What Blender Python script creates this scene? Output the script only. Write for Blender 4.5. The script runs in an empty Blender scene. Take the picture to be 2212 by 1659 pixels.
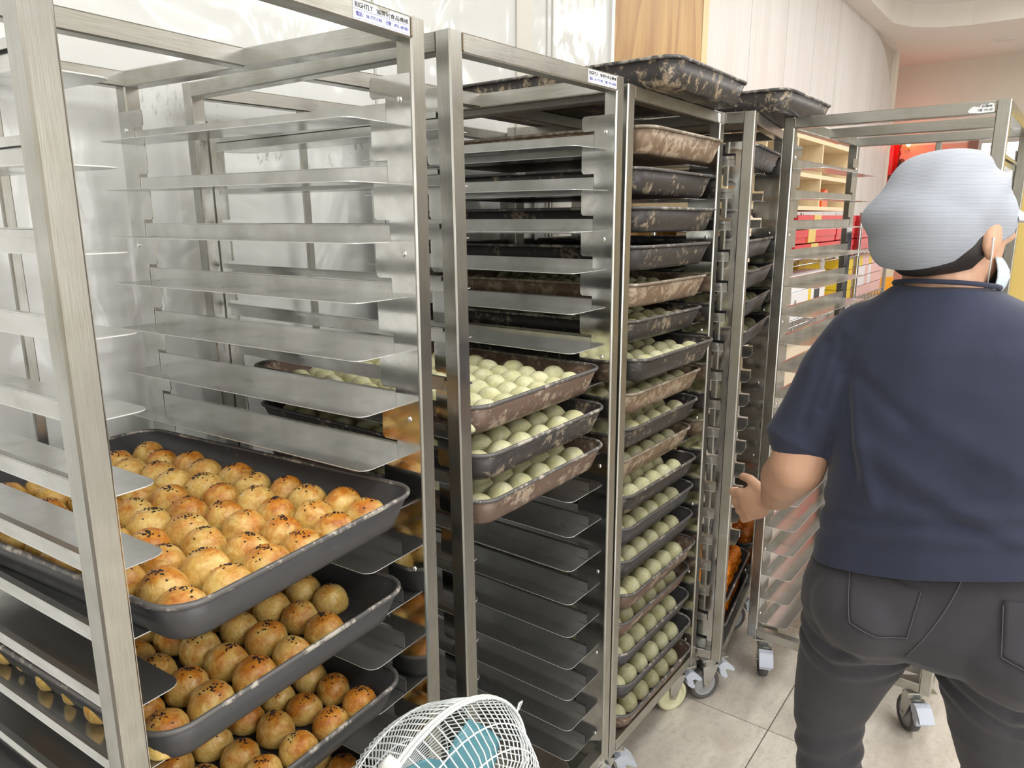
import bpy, bmesh, math, random
from mathutils import Matrix, Vector, noise
from mathutils.bvhtree import BVHTree

random.seed(7)
K = 1.08                      # metres per working unit
scene = bpy.context.scene
COL = scene.collection

# ------------------------------------------------------------------ camera, world, lights
cam = bpy.data.cameras.new('camera')
camo = bpy.data.objects.new('camera', cam)
COL.objects.link(camo)
cam.sensor_fit = 'HORIZONTAL'
cam.sensor_width = 36.0
cam.lens = 1572.39 / 2212 * 36
cam.clip_start = 0.02
CAM = Vector((-0.78320, -0.67594, 1.31305))


def cam_matrix(yaw, pitch, roll):
    rz = Matrix.Rotation(yaw, 3, 'Z')
    rx = Matrix.Rotation(pitch, 3, 'X')
    ry = Matrix.Rotation(roll, 3, 'Y')
    R = rz @ rx @ ry
    r, f, u = R.col[0], R.col[1], R.col[2]
    M = Matrix.Identity(4)
    for i in range(3):
        M[i][0], M[i][1], M[i][2], M[i][3] = r[i], u[i], -f[i], CAM[i] * K
    return M


camo.matrix_world = cam_matrix(-0.9248, -0.2236, 0.0034)
scene.camera = camo

world = bpy.data.worlds.new('world')
scene.world = world
world.use_nodes = True
world.node_tree.nodes['Background'].inputs[0].default_value = (0.95, 0.97, 1.0, 1)
world.node_tree.nodes['Background'].inputs[1].default_value = 0.65

scene.view_settings.view_transform = 'Standard'
scene.view_settings.look = 'None'
scene.view_settings.exposure = -0.10
scene.view_settings.gamma = 1.0
scene.view_settings.use_curve_mapping = False


def area(name, x, y, z, sx, sy, power, color=(1, 1, 1), rot=(0, 0, 0)):
    l = bpy.data.lights.new(name, 'AREA')
    l.shape = 'RECTANGLE'
    l.size, l.size_y = sx * K, sy * K
    l.energy = power
    l.color = color
    o = bpy.data.objects.new(name, l)
    o.location = (x * K, y * K, z * K)
    o.rotation_euler = rot
    COL.objects.link(o)
    return o


area('ceiling_lamp', -1.0, -0.75, 2.62, 1.1, 0.5, 17, (1, 1, .985))
area('ceiling_lamp', 0.6, -0.75, 2.62, 1.1, 0.5, 17, (1, 1, .985))
area('ceiling_lamp', -0.2, -2.3, 2.62, 1.4, 0.6, 40, (1, 1, .985))
area('ceiling_lamp', 2.3, -1.9, 2.62, 1.4, 0.6, 40, (1, .99, .97))
area('ceiling_lamp', 2.8, -0.5, 2.80, 1.2, 0.6, 24, (1, .99, .97))
area('ceiling_lamp', 4.8, -0.9, 2.80, 1.2, 1.0, 40, (1, .97, .94))
area('cove_lamp', 4.0, -0.6, 2.72, 2.6, 1.2, 16, (1, .99, .97), (math.pi, 0, 0))
area('ceiling_lamp', -2.6, -1.0, 2.62, 0.6, 1.2, 34, (1, 1, .985))
# broad fill lamp added behind the camera to lift the wall and rack fronts
area('front_fill', -1.0, -4.1, 1.35, 4.2, 1.9, 120, (.96, .98, 1), (math.radians(90), 0, 0))

# ------------------------------------------------------------------ materials


def nd(nt, kind, **kw):
    n = nt.nodes.new(kind)
    for k, v in kw.items():
        if k in n.inputs:
            n.inputs[k].default_value = v
        else:
            setattr(n, k, v)
    return n


def ramp(nt, fac, stops):
    r = nt.nodes.new('ShaderNodeValToRGB')
    cr = r.color_ramp
    while len(cr.elements) < len(stops):
        cr.elements.new(0.5)
    for e, (p, c) in zip(cr.elements, stops):
        e.position = p
        e.color = (c, c, c, 1) if isinstance(c, (int, float)) else (*c, 1)
    nt.links.new(fac, r.inputs[0])
    return r.outputs[0]


def mixc(nt, fac, a, b, mode='MIX'):
    m = nt.nodes.new('ShaderNodeMix')
    m.data_type = 'RGBA'
    m.blend_type = mode
    for sock, v in ((m.inputs[0], fac), (m.inputs[6], a), (m.inputs[7], b)):
        if isinstance(v, bpy.types.NodeSocket):
            nt.links.new(v, sock)
        elif isinstance(v, (int, float)):
            sock.default_value = v
        else:
            sock.default_value = (*v, 1)
    return m.outputs[2]


class Mat:
    def __init__(s, name, col=(.8, .8, .8), rough=.5, metal=0., **kw):
        s.m = bpy.data.materials.new(name)
        s.m.use_nodes = True
        s.nt = s.m.node_tree
        s.b = s.nt.nodes['Principled BSDF']
        s.set('Base Color', col)
        s.set('Roughness', rough)
        s.set('Metallic', metal)
        for k, v in kw.items():
            s.set(k.replace('_', ' '), v)
        s.m.diffuse_color = (*(col if not isinstance(col, bpy.types.NodeSocket) else (.5, .5, .5)), 1)

    def set(s, k, v):
        i = s.b.inputs[k]
        if isinstance(v, bpy.types.NodeSocket):
            s.nt.links.new(v, i)
        elif isinstance(v, tuple):
            i.default_value = (*v, 1) if len(v) == 3 and len(i.default_value) == 4 else v
        else:
            i.default_value = v

    def coord(s, scale=(1, 1, 1), kind='Object', loc=(0, 0, 0)):
        t = nd(s.nt, 'ShaderNodeTexCoord')
        m = nd(s.nt, 'ShaderNodeMapping')
        m.inputs['Scale'].default_value = scale
        m.inputs['Location'].default_value = loc
        s.nt.links.new(t.outputs[kind], m.inputs[0])
        return m.outputs[0]

    def noise(s, scale, detail=3, rough=.5, vec=(1, 1, 1), kind='Object', rnd=0, dist=0):
        n = nd(s.nt, 'ShaderNodeTexNoise')
        n.inputs['Scale'].default_value = scale
        n.inputs['Detail'].default_value = detail
        n.inputs['Roughness'].default_value = rough
        n.inputs['Distortion'].default_value = dist
        v = s.coord(vec, kind)
        if rnd:
            oi = nd(s.nt, 'ShaderNodeObjectInfo')
            a = nd(s.nt, 'ShaderNodeVectorMath', operation='MULTIPLY_ADD')
            s.nt.links.new(oi.outputs['Random'], a.inputs[0])
            a.inputs[1].default_value = (rnd, rnd * .7, rnd * 1.3)
            s.nt.links.new(v, a.inputs[2])
            v = a.outputs[0]
        s.nt.links.new(v, n.inputs['Vector'])
        return n.outputs['Fac']

    def bump(s, h, strength=.3, dist=.001):
        b = nd(s.nt, 'ShaderNodeBump')
        b.inputs['Strength'].default_value = strength
        b.inputs['Distance'].default_value = dist
        s.nt.links.new(h, b.inputs['Height'])
        s.nt.links.new(b.outputs[0], s.b.inputs['Normal'])

    def rnd(s):
        return nd(s.nt, 'ShaderNodeObjectInfo').outputs['Random']


def steel(name, vec, c1=(.50, .50, .48), c2=(.345, .335, .285), r=(.22, .42)):
    m = Mat(name, metal=1.)
    big = m.noise(7, 3, .6, (1, 1, 1), rnd=9)
    st = m.noise(90, 2, .5, vec, rnd=3)
    col = mixc(m.nt, ramp(m.nt, big, [(.35, 0), (.65, 1)]), c1, c2)
    col = mixc(m.nt, ramp(m.nt, st, [(.3, .0), (.8, .25)]), col, (.82, .81, .78))
    m.set('Base Color', col)
    m.set('Roughness', ramp(m.nt, big, [(.3, r[0]), (.7, r[1])]))
    m.bump(st, .12, .0004)
    return m.m


STEEL_Z = steel('brushed_steel_upright', (9, 9, .25))
STEEL_X = steel('brushed_steel_cross', (.25, 9, 9))
STEEL_Y = steel('brushed_steel_side', (9, .25, 9))


def sheet(name, vec, r, metal=1.):
    m = Mat(name, metal=metal)
    n = m.noise(14, 4, .6, rnd=11)
    st = m.noise(120, 2, .5, vec, rnd=5)
    m.set('Base Color', mixc(m.nt, ramp(m.nt, n, [(.4, 0), (.7, 1)]), (.66, .66, .65), (.52, .52, .49)))
    m.set('Roughness', ramp(m.nt, n, [(.35, r[0]), (.7, r[1])]))
    m.bump(st, .02, .0002)
    return m.m


RUNNER = sheet('steel_runner_sheet', (9, .2, 9), (.15, .28), .90)
EDGE_GLINT = Mat('cut_edge_glint', (.72, .72, .71), .3, .35).m  # cut sheet edges, their catch of light painted in as a pale colour
PLATE = sheet('polished_steel_plate', (3, 3, 3), (.05, .16))
BOLT = Mat('bright_bolt', (.75, .75, .75), .2, 1.).m
WELD = Mat('weld_bead', (.25, .2, .15), .5, .8).m


def tray_mat(name, base, flake, amt, edge=(.32, .25, .19)):
    m = Mat(name, rough=.42, metal=.25)
    a = m.noise(9, 8, .72, rnd=20, dist=.6)
    b = m.noise(55, 6, .7, rnd=20)
    mul = nd(m.nt, 'ShaderNodeMath', operation='ADD')
    m.nt.links.new(a, mul.inputs[0])
    m.nt.links.new(b, mul.inputs[1])
    f = ramp(m.nt, mul.outputs[0], [(0, 0), (max(0, amt - .04), 0), (min(1, amt + .02), .85), (1, 1)])
    # the sum runs 0..2: halve it
    hv = nd(m.nt, 'ShaderNodeMath', operation='MULTIPLY')
    hv.inputs[1].default_value = .5
    m.nt.links.new(mul.outputs[0], hv.inputs[0])
    m.nt.links.new(hv.outputs[0], f.node.inputs[0])
    col = mixc(m.nt, m.noise(4, 4, .6, rnd=20), base, tuple(c * 1.5 + .01 for c in base))
    m.set('Base Color', mixc(m.nt, f, col, flake))
    m.set('Roughness', ramp(m.nt, b, [(.3, .32), (.7, .55)]))
    m.bump(b, .12, .0006)
    return m.m


TRAY_DARK = tray_mat('seasoned_dark_tray', (.036, .032, .031), (.38, .31, .22), .575)
TRAY_CLEAN = tray_mat('dark_grey_tray', (.050, .049, .051), (.32, .29, .24), .645)
TRAY_BROWN = tray_mat('worn_brown_tray', (.17, .115, .075), (.45, .36, .26), .53)
TRAY_RUST = tray_mat('worn_red_brown_tray', (.115, .075, .055), (.42, .34, .25), .555)
RIM_DARK = tray_mat('tray_rim_worn', (.085, .08, .078), (.50, .46, .40), .56)
RIM_BROWN = tray_mat('tray_rim_brown', (.20, .16, .12), (.5, .44, .36), .54)
TRAY_FLAKY = tray_mat('flaking_black_tray', (.034, .030, .029), (.42, .33, .22), .545)
TRAY_MATS = {'flaky': (TRAY_FLAKY, RIM_DARK), 'dark': (TRAY_DARK, RIM_DARK), 'clean': (TRAY_CLEAN, RIM_DARK), 'brown': (TRAY_BROWN, RIM_BROWN), 'rust': (TRAY_RUST, RIM_DARK)}


def bun_mat():
    m = Mat('egg_washed_pastry', rough=.3)
    nt = m.nt
    t = nd(nt, 'ShaderNodeTexCoord')
    sep = nd(nt, 'ShaderNodeSeparateXYZ')
    nt.links.new(t.outputs['Object'], sep.inputs[0])
    n = m.noise(32, 5, .62, rnd=30)
    n2 = m.noise(95, 4, .65, rnd=30, dist=.8)
    r = m.rnd()
    # height of the glaze line: z/0.045 + noise + per-bun offset
    a = nd(nt, 'ShaderNodeMath', operation='MULTIPLY_ADD')
    nt.links.new(sep.outputs['Z'], a.inputs[0])
    a.inputs[1].default_value = 14.0
    ns = nd(nt, 'ShaderNodeMath', operation='MULTIPLY')
    ns.inputs[1].default_value = 1.7
    nt.links.new(n, ns.inputs[0])
    nt.links.new(ns.outputs[0], a.inputs[2])
    b = nd(nt, 'ShaderNodeMath', operation='MULTIPLY_ADD')
    nt.links.new(r, b.inputs[0])
    b.inputs[1].default_value = .34
    nt.links.new(a.outputs[0], b.inputs[2])
    mr = nd(nt, 'ShaderNodeMapRange')
    mr.inputs['From Min'].default_value = 1.30
    mr.inputs['From Max'].default_value = 1.72
    nt.links.new(b.outputs[0], mr.inputs[0])
    dough = mixc(nt, ramp(nt, n2, [(.35, 0), (.62, 1)]), (.84, .63, .235), (.70, .43, .10))
    brown = mixc(nt, ramp(nt, n2, [(.35, 0), (.7, 1)]), (.66, .27, .03), (.40, .105, .012))
    m.set('Base Color', mixc(nt, mr.outputs[0], dough, brown))
    m.set('Roughness', ramp(nt, n, [(.3, .22), (.7, .42)]))
    m.set('Subsurface Weight', .08)
    m.set('Subsurface Radius', (.012, .006, .002))
    m.set('Subsurface Scale', .4)
    m.bump(n2, .8, .0019)
    return m.m


BUN = bun_mat()


def dough_mat():
    m = Mat('pale_green_dough', rough=.6)
    n = m.noise(38, 5, .6, rnd=30)
    n2 = m.noise(120, 3, .6, rnd=30)
    c = mixc(m.nt, ramp(m.nt, n, [(.35, 0), (.65, 1)]), (.66, .635, .33), (.80, .78, .53))
    c = mixc(m.nt, ramp(m.nt, n2, [(.5, 0), (.75, .5)]), c, (.42, .42, .30))
    m.set('Base Color', c)
    m.set('Subsurface Weight', .1)
    m.set('Subsurface Radius', (.01, .01, .004))
    m.set('Subsurface Scale', .4)
    m.bump(n2, .3, .0008)
    return m.m


DOUGH = dough_mat()
YOLK = Mat('salted_egg_yolk', (.95, .27, .008), .2)
YOLK.set('Subsurface Weight', .3)
YOLK.set('Subsurface Radius', (.02, .006, .001))
YOLK.set('Subsurface Scale', .5)
YOLK = YOLK.m
SESAME = Mat('black_sesame', (.018, .008, .012), .4).m


def simple(name, col, rough=.5, metal=0., nz=0, nscale=20, bump=0, **kw):
    m = Mat(name, col, rough, metal, **kw)
    if nz or bump:
        n = m.noise(nscale, 4, .6)
        if nz:
            m.set('Base Color', mixc(m.nt, ramp(m.nt, n, [(.3, 0), (.7, 1)]), col, tuple(c * (1 - nz) for c in col)))
        if bump:
            m.bump(n, bump, .001)
    return m.m


# ------------------------------------------------------------------ geometry helpers (working units, scaled by K on build)


class MB:
    def __init__(s):
        s.v, s.f, s.s, s.mi = [], [], [], []

    def add(s, vs, fs, smooth=False, mi=0):
        o = len(s.v)
        s.v += [tuple(v) for v in vs]
        s.f += [tuple(i + o for i in f) for f in fs]
        s.s += [smooth] * len(fs)
        s.mi += [mi] * len(fs)
        return s

    def box(s, x0, x1, y0, y1, z0, z1, mi=0):
        vs = [(x, y, z) for z in (z0, z1) for y in (y0, y1) for x in (x0, x1)]
        return s.add(vs, [(0, 2, 3, 1), (4, 5, 7, 6), (0, 1, 5, 4), (2, 6, 7, 3), (0, 4, 6, 2), (1, 3, 7, 5)], mi=mi)

    def cbox(s, x0, x1, y0, y1, z0, z1, axis, c):
        """box whose four long edges along `axis` are chamfered by c"""
        lim = [(x0, x1), (y0, y1), (z0, z1)]
        a, b = [i for i in range(3) if i != axis]
        (a0, a1), (b0, b1) = lim[a], lim[b]
        ring = [(a0 + c, b0), (a1 - c, b0), (a1, b0 + c), (a1, b1 - c), (a1 - c, b1), (a0 + c, b1), (a0, b1 - c), (a0, b0 + c)]
        vs = []
        for e in lim[axis]:
            for p in ring:
                v = [0, 0, 0]
                v[axis], v[a], v[b] = e, p[0], p[1]
                vs.append(v)
        fs = [(i, (i + 1) % 8, 8 + (i + 1) % 8, 8 + i) for i in range(8)]
        fs += [tuple(range(7, -1, -1)), tuple(range(8, 16))]
        return s.add(vs, fs)

    def cyl(s, p0, p1, r0, r1=None, n=16, caps=True, smooth=True, mi=0):
        p0, p1 = Vector(p0), Vector(p1)
        r1 = r0 if r1 is None else r1
        d = (p1 - p0).normalized()
        u = d.orthogonal().normalized()
        w = d.cross(u)
        vs = []
        for p, r in ((p0, r0), (p1, r1)):
            for i in range(n):
                a = 2 * math.pi * i / n
                vs.append(p + (u * math.cos(a) + w * math.sin(a)) * r)
        s.add(vs, [(i, (i + 1) % n, n + (i + 1) % n, n + i) for i in range(n)], smooth, mi)
        if caps:
            s.add(vs, [tuple(range(n - 1, -1, -1)), tuple(range(n, 2 * n))], False, mi)
        return s

    def tube(s, pts, r, n=6, closed=False, smooth=True, mi=0):
        pts = [Vector(p) for p in pts]
        m = len(pts)
        vs = []
        up = None
        for i, p in enumerate(pts):
            if closed:
                d = (pts[(i + 1) % m] - pts[i - 1]).normalized()
            else:
                d = (pts[min(i + 1, m - 1)] - pts[max(i - 1, 0)]).normalized()
            up = d.orthogonal().normalized() if up is None else (up - d * up.dot(d)).normalized()
            w = d.cross(up)
            rr = r[i] if isinstance(r, (list, tuple)) else r
            for k in range(n):
                a = 2 * math.pi * k / n
                vs.append(p + (up * math.cos(a) + w * math.sin(a)) * rr)
        fs = []
        for i in range(m if closed else m - 1):
            j = (i + 1) % m
            for k in range(n):
                fs.append((i * n + k, i * n + (k + 1) % n, j * n + (k + 1) % n, j * n + k))
        if not closed:
            fs += [tuple(range(n - 1, -1, -1)), tuple((m - 1) * n + k for k in range(n))]
        return s.add(vs, fs, smooth, mi)

    def loft(s, rings, cap0=True, cap1=True, smooth=True, mi=0):
        n = len(rings[0])
        vs = [p for r in rings for p in r]
        fs = []
        for j in range(len(rings) - 1):
            for i in range(n):
                fs.append((j * n + i, j * n + (i + 1) % n, (j + 1) * n + (i + 1) % n, (j + 1) * n + i))
        s.add(vs, fs, smooth, mi)
        if cap0:
            s.add(rings[0], [tuple(range(n - 1, -1, -1))], smooth, mi)
        if cap1:
            s.add(rings[-1], [tuple(range(n))], smooth, mi)
        return s

    def prism(s, poly, axis, a, b, mi=0):
        """poly of 2D points in the plane of the other two axes (in order), extruded along axis from a to b"""
        o = [i for i in range(3) if i != axis]
        n = len(poly)
        vs = []
        for e in (a, b):
            for p in poly:
                v = [0, 0, 0]
                v[axis], v[o[0]], v[o[1]] = e, p[0], p[1]
                vs.append(v)
        fs = [(i, (i + 1) % n, n + (i + 1) % n, n + i) for i in range(n)]
        fs += [tuple(range(n - 1, -1, -1)), tuple(range(n, 2 * n))]
        return s.add(vs, fs, mi=mi)

    def ell(s, c, r, n=16, m=10, rot=None, mi=0):
        c = Vector(c)
        rings = []
        for j in range(1, m):
            th = math.pi * j / m
            ring = []
            for i in range(n):
                a = 2 * math.pi * i / n
                v = Vector((r[0] * math.sin(th) * math.cos(a), r[1] * math.sin(th) * math.sin(a), -r[2] * math.cos(th)))
                if rot:
                    v = rot @ v
                ring.append(c + v)
            rings.append(ring)
        o = len(s.v)
        s.loft(rings, False, False, True, mi)
        b, t = Vector((0, 0, -r[2])), Vector((0, 0, r[2]))
        if rot:
            b, t = rot @ b, rot @ t
        vs = rings[0] + [c + b]
        s.add(vs, [(n, (i + 1) % n, i) for i in range(n)], True, mi)
        vs = rings[-1] + [c + t]
        s.add(vs, [(i, (i + 1) % n, n) for i in range(n)], True, mi)
        return s

    def mesh(s, name, mats):
        me = bpy.data.meshes.new(name)
        me.from_pydata([(v[0] * K, v[1] * K, v[2] * K) for v in s.v], [], s.f)
        me.polygons.foreach_set('use_smooth', s.s)
        for m in (mats if isinstance(mats, (list, tuple)) else [mats]):
            me.materials.append(m)
        if any(s.mi):
            me.polygons.foreach_set('material_index', s.mi)
        me.validate()
        return me

    def fixn(s, name, mats, weld=1e-5):
        me = s.mesh(name, mats)
        bm = bmesh.new()
        bm.from_mesh(me)
        bmesh.ops.remove_doubles(bm, verts=bm.verts, dist=weld)
        bmesh.ops.recalc_face_normals(bm, faces=bm.faces)
        bm.to_mesh(me)
        bm.free()
        return me


def tag(o, label=None, cat=None, group=None, kind=None):
    for k, v in (('label', label), ('category', cat), ('group', group), ('kind', kind)):
        if v:
            o[k] = v
    return o


def link(name, me, parent=None, M=None, label=None, cat=None, group=None, kind=None):
    o = bpy.data.objects.new(name, me)
    COL.objects.link(o)
    if parent is not None:
        o.parent = parent
    if M is not None:
        o.matrix_basis = M
    return tag(o, label, cat, group, kind)


def T(x, y, z):
    return Matrix.Translation((x * K, y * K, z * K))


def RZ(a):
    return Matrix.Rotation(a, 4, 'Z')


def RX(a):
    return Matrix.Rotation(a, 4, 'X')


def RY(a):
    return Matrix.Rotation(a, 4, 'Y')


# ------------------------------------------------------------------ the room
YW, ZC, XR = 0.70, 2.688, 7.26

WALL_SHEET = Mat('white_wipe_down_wall', (.80, .81, .79), .13)
WALL_SHEET.set('Coat Weight', .5)
WALL_SHEET.set('Coat Roughness', .08)
n1 = WALL_SHEET.noise(1.5, 3, .5, (1.6, 1, 1), dist=1.2)
n2 = WALL_SHEET.noise(60, 6, .75, (1, 1, .35))
sepw = nd(WALL_SHEET.nt, 'ShaderNodeSeparateXYZ')
WALL_SHEET.nt.links.new(WALL_SHEET.coord(), sepw.inputs[0])
band = ramp(WALL_SHEET.nt, sepw.outputs['Z'], [(.0, 0), (.1, 0), (.5, 1), (.9, 0), (1, 0)])
mrw = nd(WALL_SHEET.nt, 'ShaderNodeMapRange')
mrw.inputs['From Min'].default_value = 1.30 * K
mrw.inputs['From Max'].default_value = 1.62 * K
WALL_SHEET.nt.links.new(sepw.outputs['Z'], mrw.inputs[0])
WALL_SHEET.nt.links.new(mrw.outputs[0], band.node.inputs[0])
n3 = WALL_SHEET.noise(5, 3, .6)
scuff = mixc(WALL_SHEET.nt, 1., mixc(WALL_SHEET.nt, 1., ramp(WALL_SHEET.nt, n2, [(.56, 0), (.64, 1)]), ramp(WALL_SHEET.nt, n3, [(.55, 0), (.62, 1)]), 'MULTIPLY'), band, 'MULTIPLY')
WALL_SHEET.set('Base Color', mixc(WALL_SHEET.nt, scuff, (.745, .755, .735), (.28, .28, .27)))
WALL_SHEET.bump(n1, .5, .12)
WALL_SHEET = WALL_SHEET.m
PLASTER = simple('cream_plaster', (.80, .755, .665), .8, nz=.04, nscale=3)
CEIL = simple('white_ceiling_paint', (.84, .83, .81), .8)
SOFFIT = simple('beige_ceiling_paint', (.80, .765, .70), .8)
TRIMW = simple('white_trim', (.85, .85, .83), .4)


def wood(name, a, b, scale=6, stretch=.12, rough=.45, axis=2, contrast=.5):
    m = Mat(name, rough=rough)
    v = [1, 1, 1]
    v[axis] = stretch
    n = m.noise(scale, 2, .4, tuple(v), dist=.5, rnd=6)
    fine = m.noise(scale * 9, 4, .7, (v[0], v[1], v[2] * .6), rnd=6)
    # contour lines of a stretched noise read as cathedral grain
    w = nd(m.nt, 'ShaderNodeMath', operation='MULTIPLY')
    w.inputs[1].default_value = 9.
    m.nt.links.new(n, w.inputs[0])
    fr = nd(m.nt, 'ShaderNodeMath', operation='FRACT')
    m.nt.links.new(w.outputs[0], fr.inputs[0])
    g = ramp(m.nt, fr.outputs[0], [(0, .1), (.55, .45), (.9, .95), (1, .1)])
    f = mixc(m.nt, .5, mixc(m.nt, contrast, n, g), fine)
    m.set('Base Color', mixc(m.nt, ramp(m.nt, f, [(.25, 0), (.75, 1)]), a, b))
    return m.m


OAK = wood('golden_oak_veneer', (.55, .345, .13), (.36, .19, .06), 4, .16, contrast=.8)
OAK_EDGE = wood('oak_edge_strip', (.78, .60, .34), (.70, .50, .26), 8, .1)
WASHED = wood('whitewashed_wood_panel', (.77, .755, .74), (.60, .565, .54), 9, .05, .5, contrast=.12)
WASHED_D = simple('shaded_wood_backing', (.62, .57, .50), .6, nz=.1)
PINE = wood('light_pine_board', (.80, .66, .44), (.72, .56, .34), 7, .12)
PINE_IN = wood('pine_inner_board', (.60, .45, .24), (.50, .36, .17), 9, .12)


def floor_tile_mat():
    m = Mat('beige_stone_tile', rough=.28)
    a = m.noise(2.0, 6, .65, (1, 3.2, 1), rnd=30, dist=1.5)
    b = m.noise(60, 5, .7, rnd=30)
    c = mixc(m.nt, ramp(m.nt, a, [(.35, 0), (.65, 1)]), (.73, .68, .60), (.53, .475, .41))
    c = mixc(m.nt, ramp(m.nt, b, [(.50, 0), (.68, .6)]), c, (.42, .375, .33))
    m.set('Base Color', c)
    m.set('Roughness', ramp(m.nt, b, [(.3, .22), (.7, .40)]))
    return m.m


TILE = floor_tile_mat()
GROUT = simple('dark_grout', (.16, .14, .12), .9)

FZ = -.010
fl = link('floor', MB().box(-4.2, XR + .3, -4.2, 3.0, -.06, -.003).mesh('floor', GROUT), None, T(0, 0, FZ), kind='structure')
ts = .555
tb = MB()
g = .0016
tb.box(g, ts - g, g, ts - g, -.0045, 0)
tm = tb.mesh('tile', TILE)
for i in range(-4, 12):
    for j in range(-4, 3):
        x, y = .9605 + i * ts, -.2055 + (j - 1) * ts
        if x < -2.2 or x > 7.0 or y > .7:
            continue
        link('tile', tm, fl, T(x, y, 0))

# back wall and its claddings
wb = link('wall_back', MB().box(-4.2, 1.615, YW, YW + .12, 0, ZC).box(1.615, 6.47, YW + .03, YW + .12, 0, ZC).mesh('wall_back', [WALL_SHEET]), kind='structure')
wb.data.materials.append(WASHED_D)
wb.data.polygons.foreach_set('material_index', [0] * 6 + [1] * 6)
strip = MB().box(1.062, 1.145, YW - .008, YW, 0, ZC).mesh('wall_batten', simple('grey_cream_strip', (.66, .64, .58), .4))
link('wall_batten', strip, wb)
bead = MB().box(0, .006, YW - .004, YW, 0, ZC).mesh('joint_strip', simple('joint_strip', (.55, .54, .5), .5))
for x in (-.62, .5, 1.222, 1.252):
    link('joint_strip', bead, wb, T(x, 0, 0))
link('edge_bead', MB().box(1.608, 1.628, YW - .012, YW + .01, 0, ZC).mesh('edge_bead', TRIMW), wb)
link('oak_panel', MB().box(1.628, 2.372, YW - .012, YW + .03, 0, ZC).mesh('oak_panel', OAK), wb, label='golden oak veneer panel')
link('oak_edge', MB().box(2.374, 2.433, YW - .014, YW + .03, 0, ZC).mesh('oak_edge', OAK_EDGE), wb)
arch = [(5.60, ZC), (5.83, 2.655), (6.06, 2.575), (6.24, 2.46), (6.36, 2.33), (6.45, 2.18), (6.465, 2.0), (6.466, 0.0)]


def arch_z(x):
    for (x0, z0), (x1, z1) in zip(arch[:-2], arch[1:-1]):
        if x0 <= x <= x1:
            return z0 + (z1 - z0) * (x - x0) / (x1 - x0)
    return ZC


seams = [2.435, 2.979, 3.530, 4.05, 4.577, 5.10, 5.65, 6.20, 6.462]
for x0, x1 in zip(seams[:-1], seams[1:]):
    a, b = x0 + .002, x1 - .002
    top = [(a + (b - a) * k / 10, min(ZC, arch_z(a + (b - a) * k / 10))) for k in range(11)]
    poly = [(b, 0), (a, 0)] + top
    link('wood_panel', MB().prism(poly, 1, YW, YW + .028).fixn('wood_panel', WASHED), wb)
link('wall_end', MB().box(6.47, 6.60, YW + .0, YW + 2.2, 0, ZC).mesh('wall_end', PLASTER), wb)

wr = link('wall_right', MB().box(XR, XR + .12, -4.2, 3.0, 0, ZC).mesh('wall_right', PLASTER), kind='structure')
SALMON = simple('salmon_painted_panel', (.80, .36, .26), .6, nz=.05, nscale=2)
link('salmon_panel', MB().box(XR - .02, XR, .17, .9, 0, 1.97).mesh('salmon_panel', SALMON), wr, label='salmon pink panel')
link('door_post', MB().box(XR - .05, XR, .095, .17, 0, 2.0).mesh('door_post', simple('brown_post', (.26, .12, .08), .4)), wr, label='brown post')
wl = link('wall_left', MB().box(-4.32, -4.2, -4.2, 1.0, 0, ZC).mesh('wall_left', PLASTER), kind='structure')
wf = link('wall_front', MB().box(-4.2, XR, -4.32, -4.2, 0, ZC).mesh('wall_front', PLASTER), kind='structure')

# window, bright
GLOW = Mat('daylit_window_glass', (.9, .9, .9), .4)
GLOW.set('Emission Color', (1, .99, .97))
GLOW.set('Emission Strength', 1.6)
win = link('window_1', MB().box(XR - .03, XR, -.62, .09, 0.9, 1.97).mesh('window_1', GLOW.m), kind='structure')
fb = MB()
for y0, y1, z0, z1 in ((-.65, -.62, .87, 2.0), (.07, .095, .87, 2.0), (-.62, .07, 1.955, 2.0), (-.62, .07, .87, .91), (-.30, -.28, .91, 1.955)):
    fb.box(XR - .05, XR - .03, y0, y1, z0, z1)
link('window_frame', fb.mesh('window_frame', simple('window_frame', (.5, .47, .43), .4)), win)

# ceiling: soffit with a rounded recess
cx, cy, hx, hy, rr = 3.35, -1.70, 2.53, 2.262, .50
outer, inner = [], []
NS = 96
for k in range(NS):
    a = 2 * math.pi * (k + .5) / NS
    c, s_ = math.cos(a), math.sin(a)
    # outer: ray to the big rectangle
    X0, X1, Y0, Y1 = -4.2, XR + .1, -4.2, 3.0
    tt = min(((X1 if c > 0 else X0) - cx) / c if abs(c) > 1e-9 else 1e9, ((Y1 if s_ > 0 else Y0) - cy) / s_ if abs(s_) > 1e-9 else 1e9)
    outer.append((cx + c * tt, cy + s_ * tt))
    # inner: rounded rectangle by superellipse-ish march
    lo, hi = 0, 6
    for _ in range(40):
        mid = (lo + hi) / 2
        px, py = abs(c * mid), abs(s_ * mid)
        dx, dy = max(px - (hx - rr), 0), max(py - (hy - rr), 0)
        ins = px <= hx and py <= hy and (dx * dx + dy * dy <= rr * rr)
        lo, hi = (mid, hi) if ins else (lo, mid)
    inner.append((cx + c * lo, cy + s_ * lo))
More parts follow.
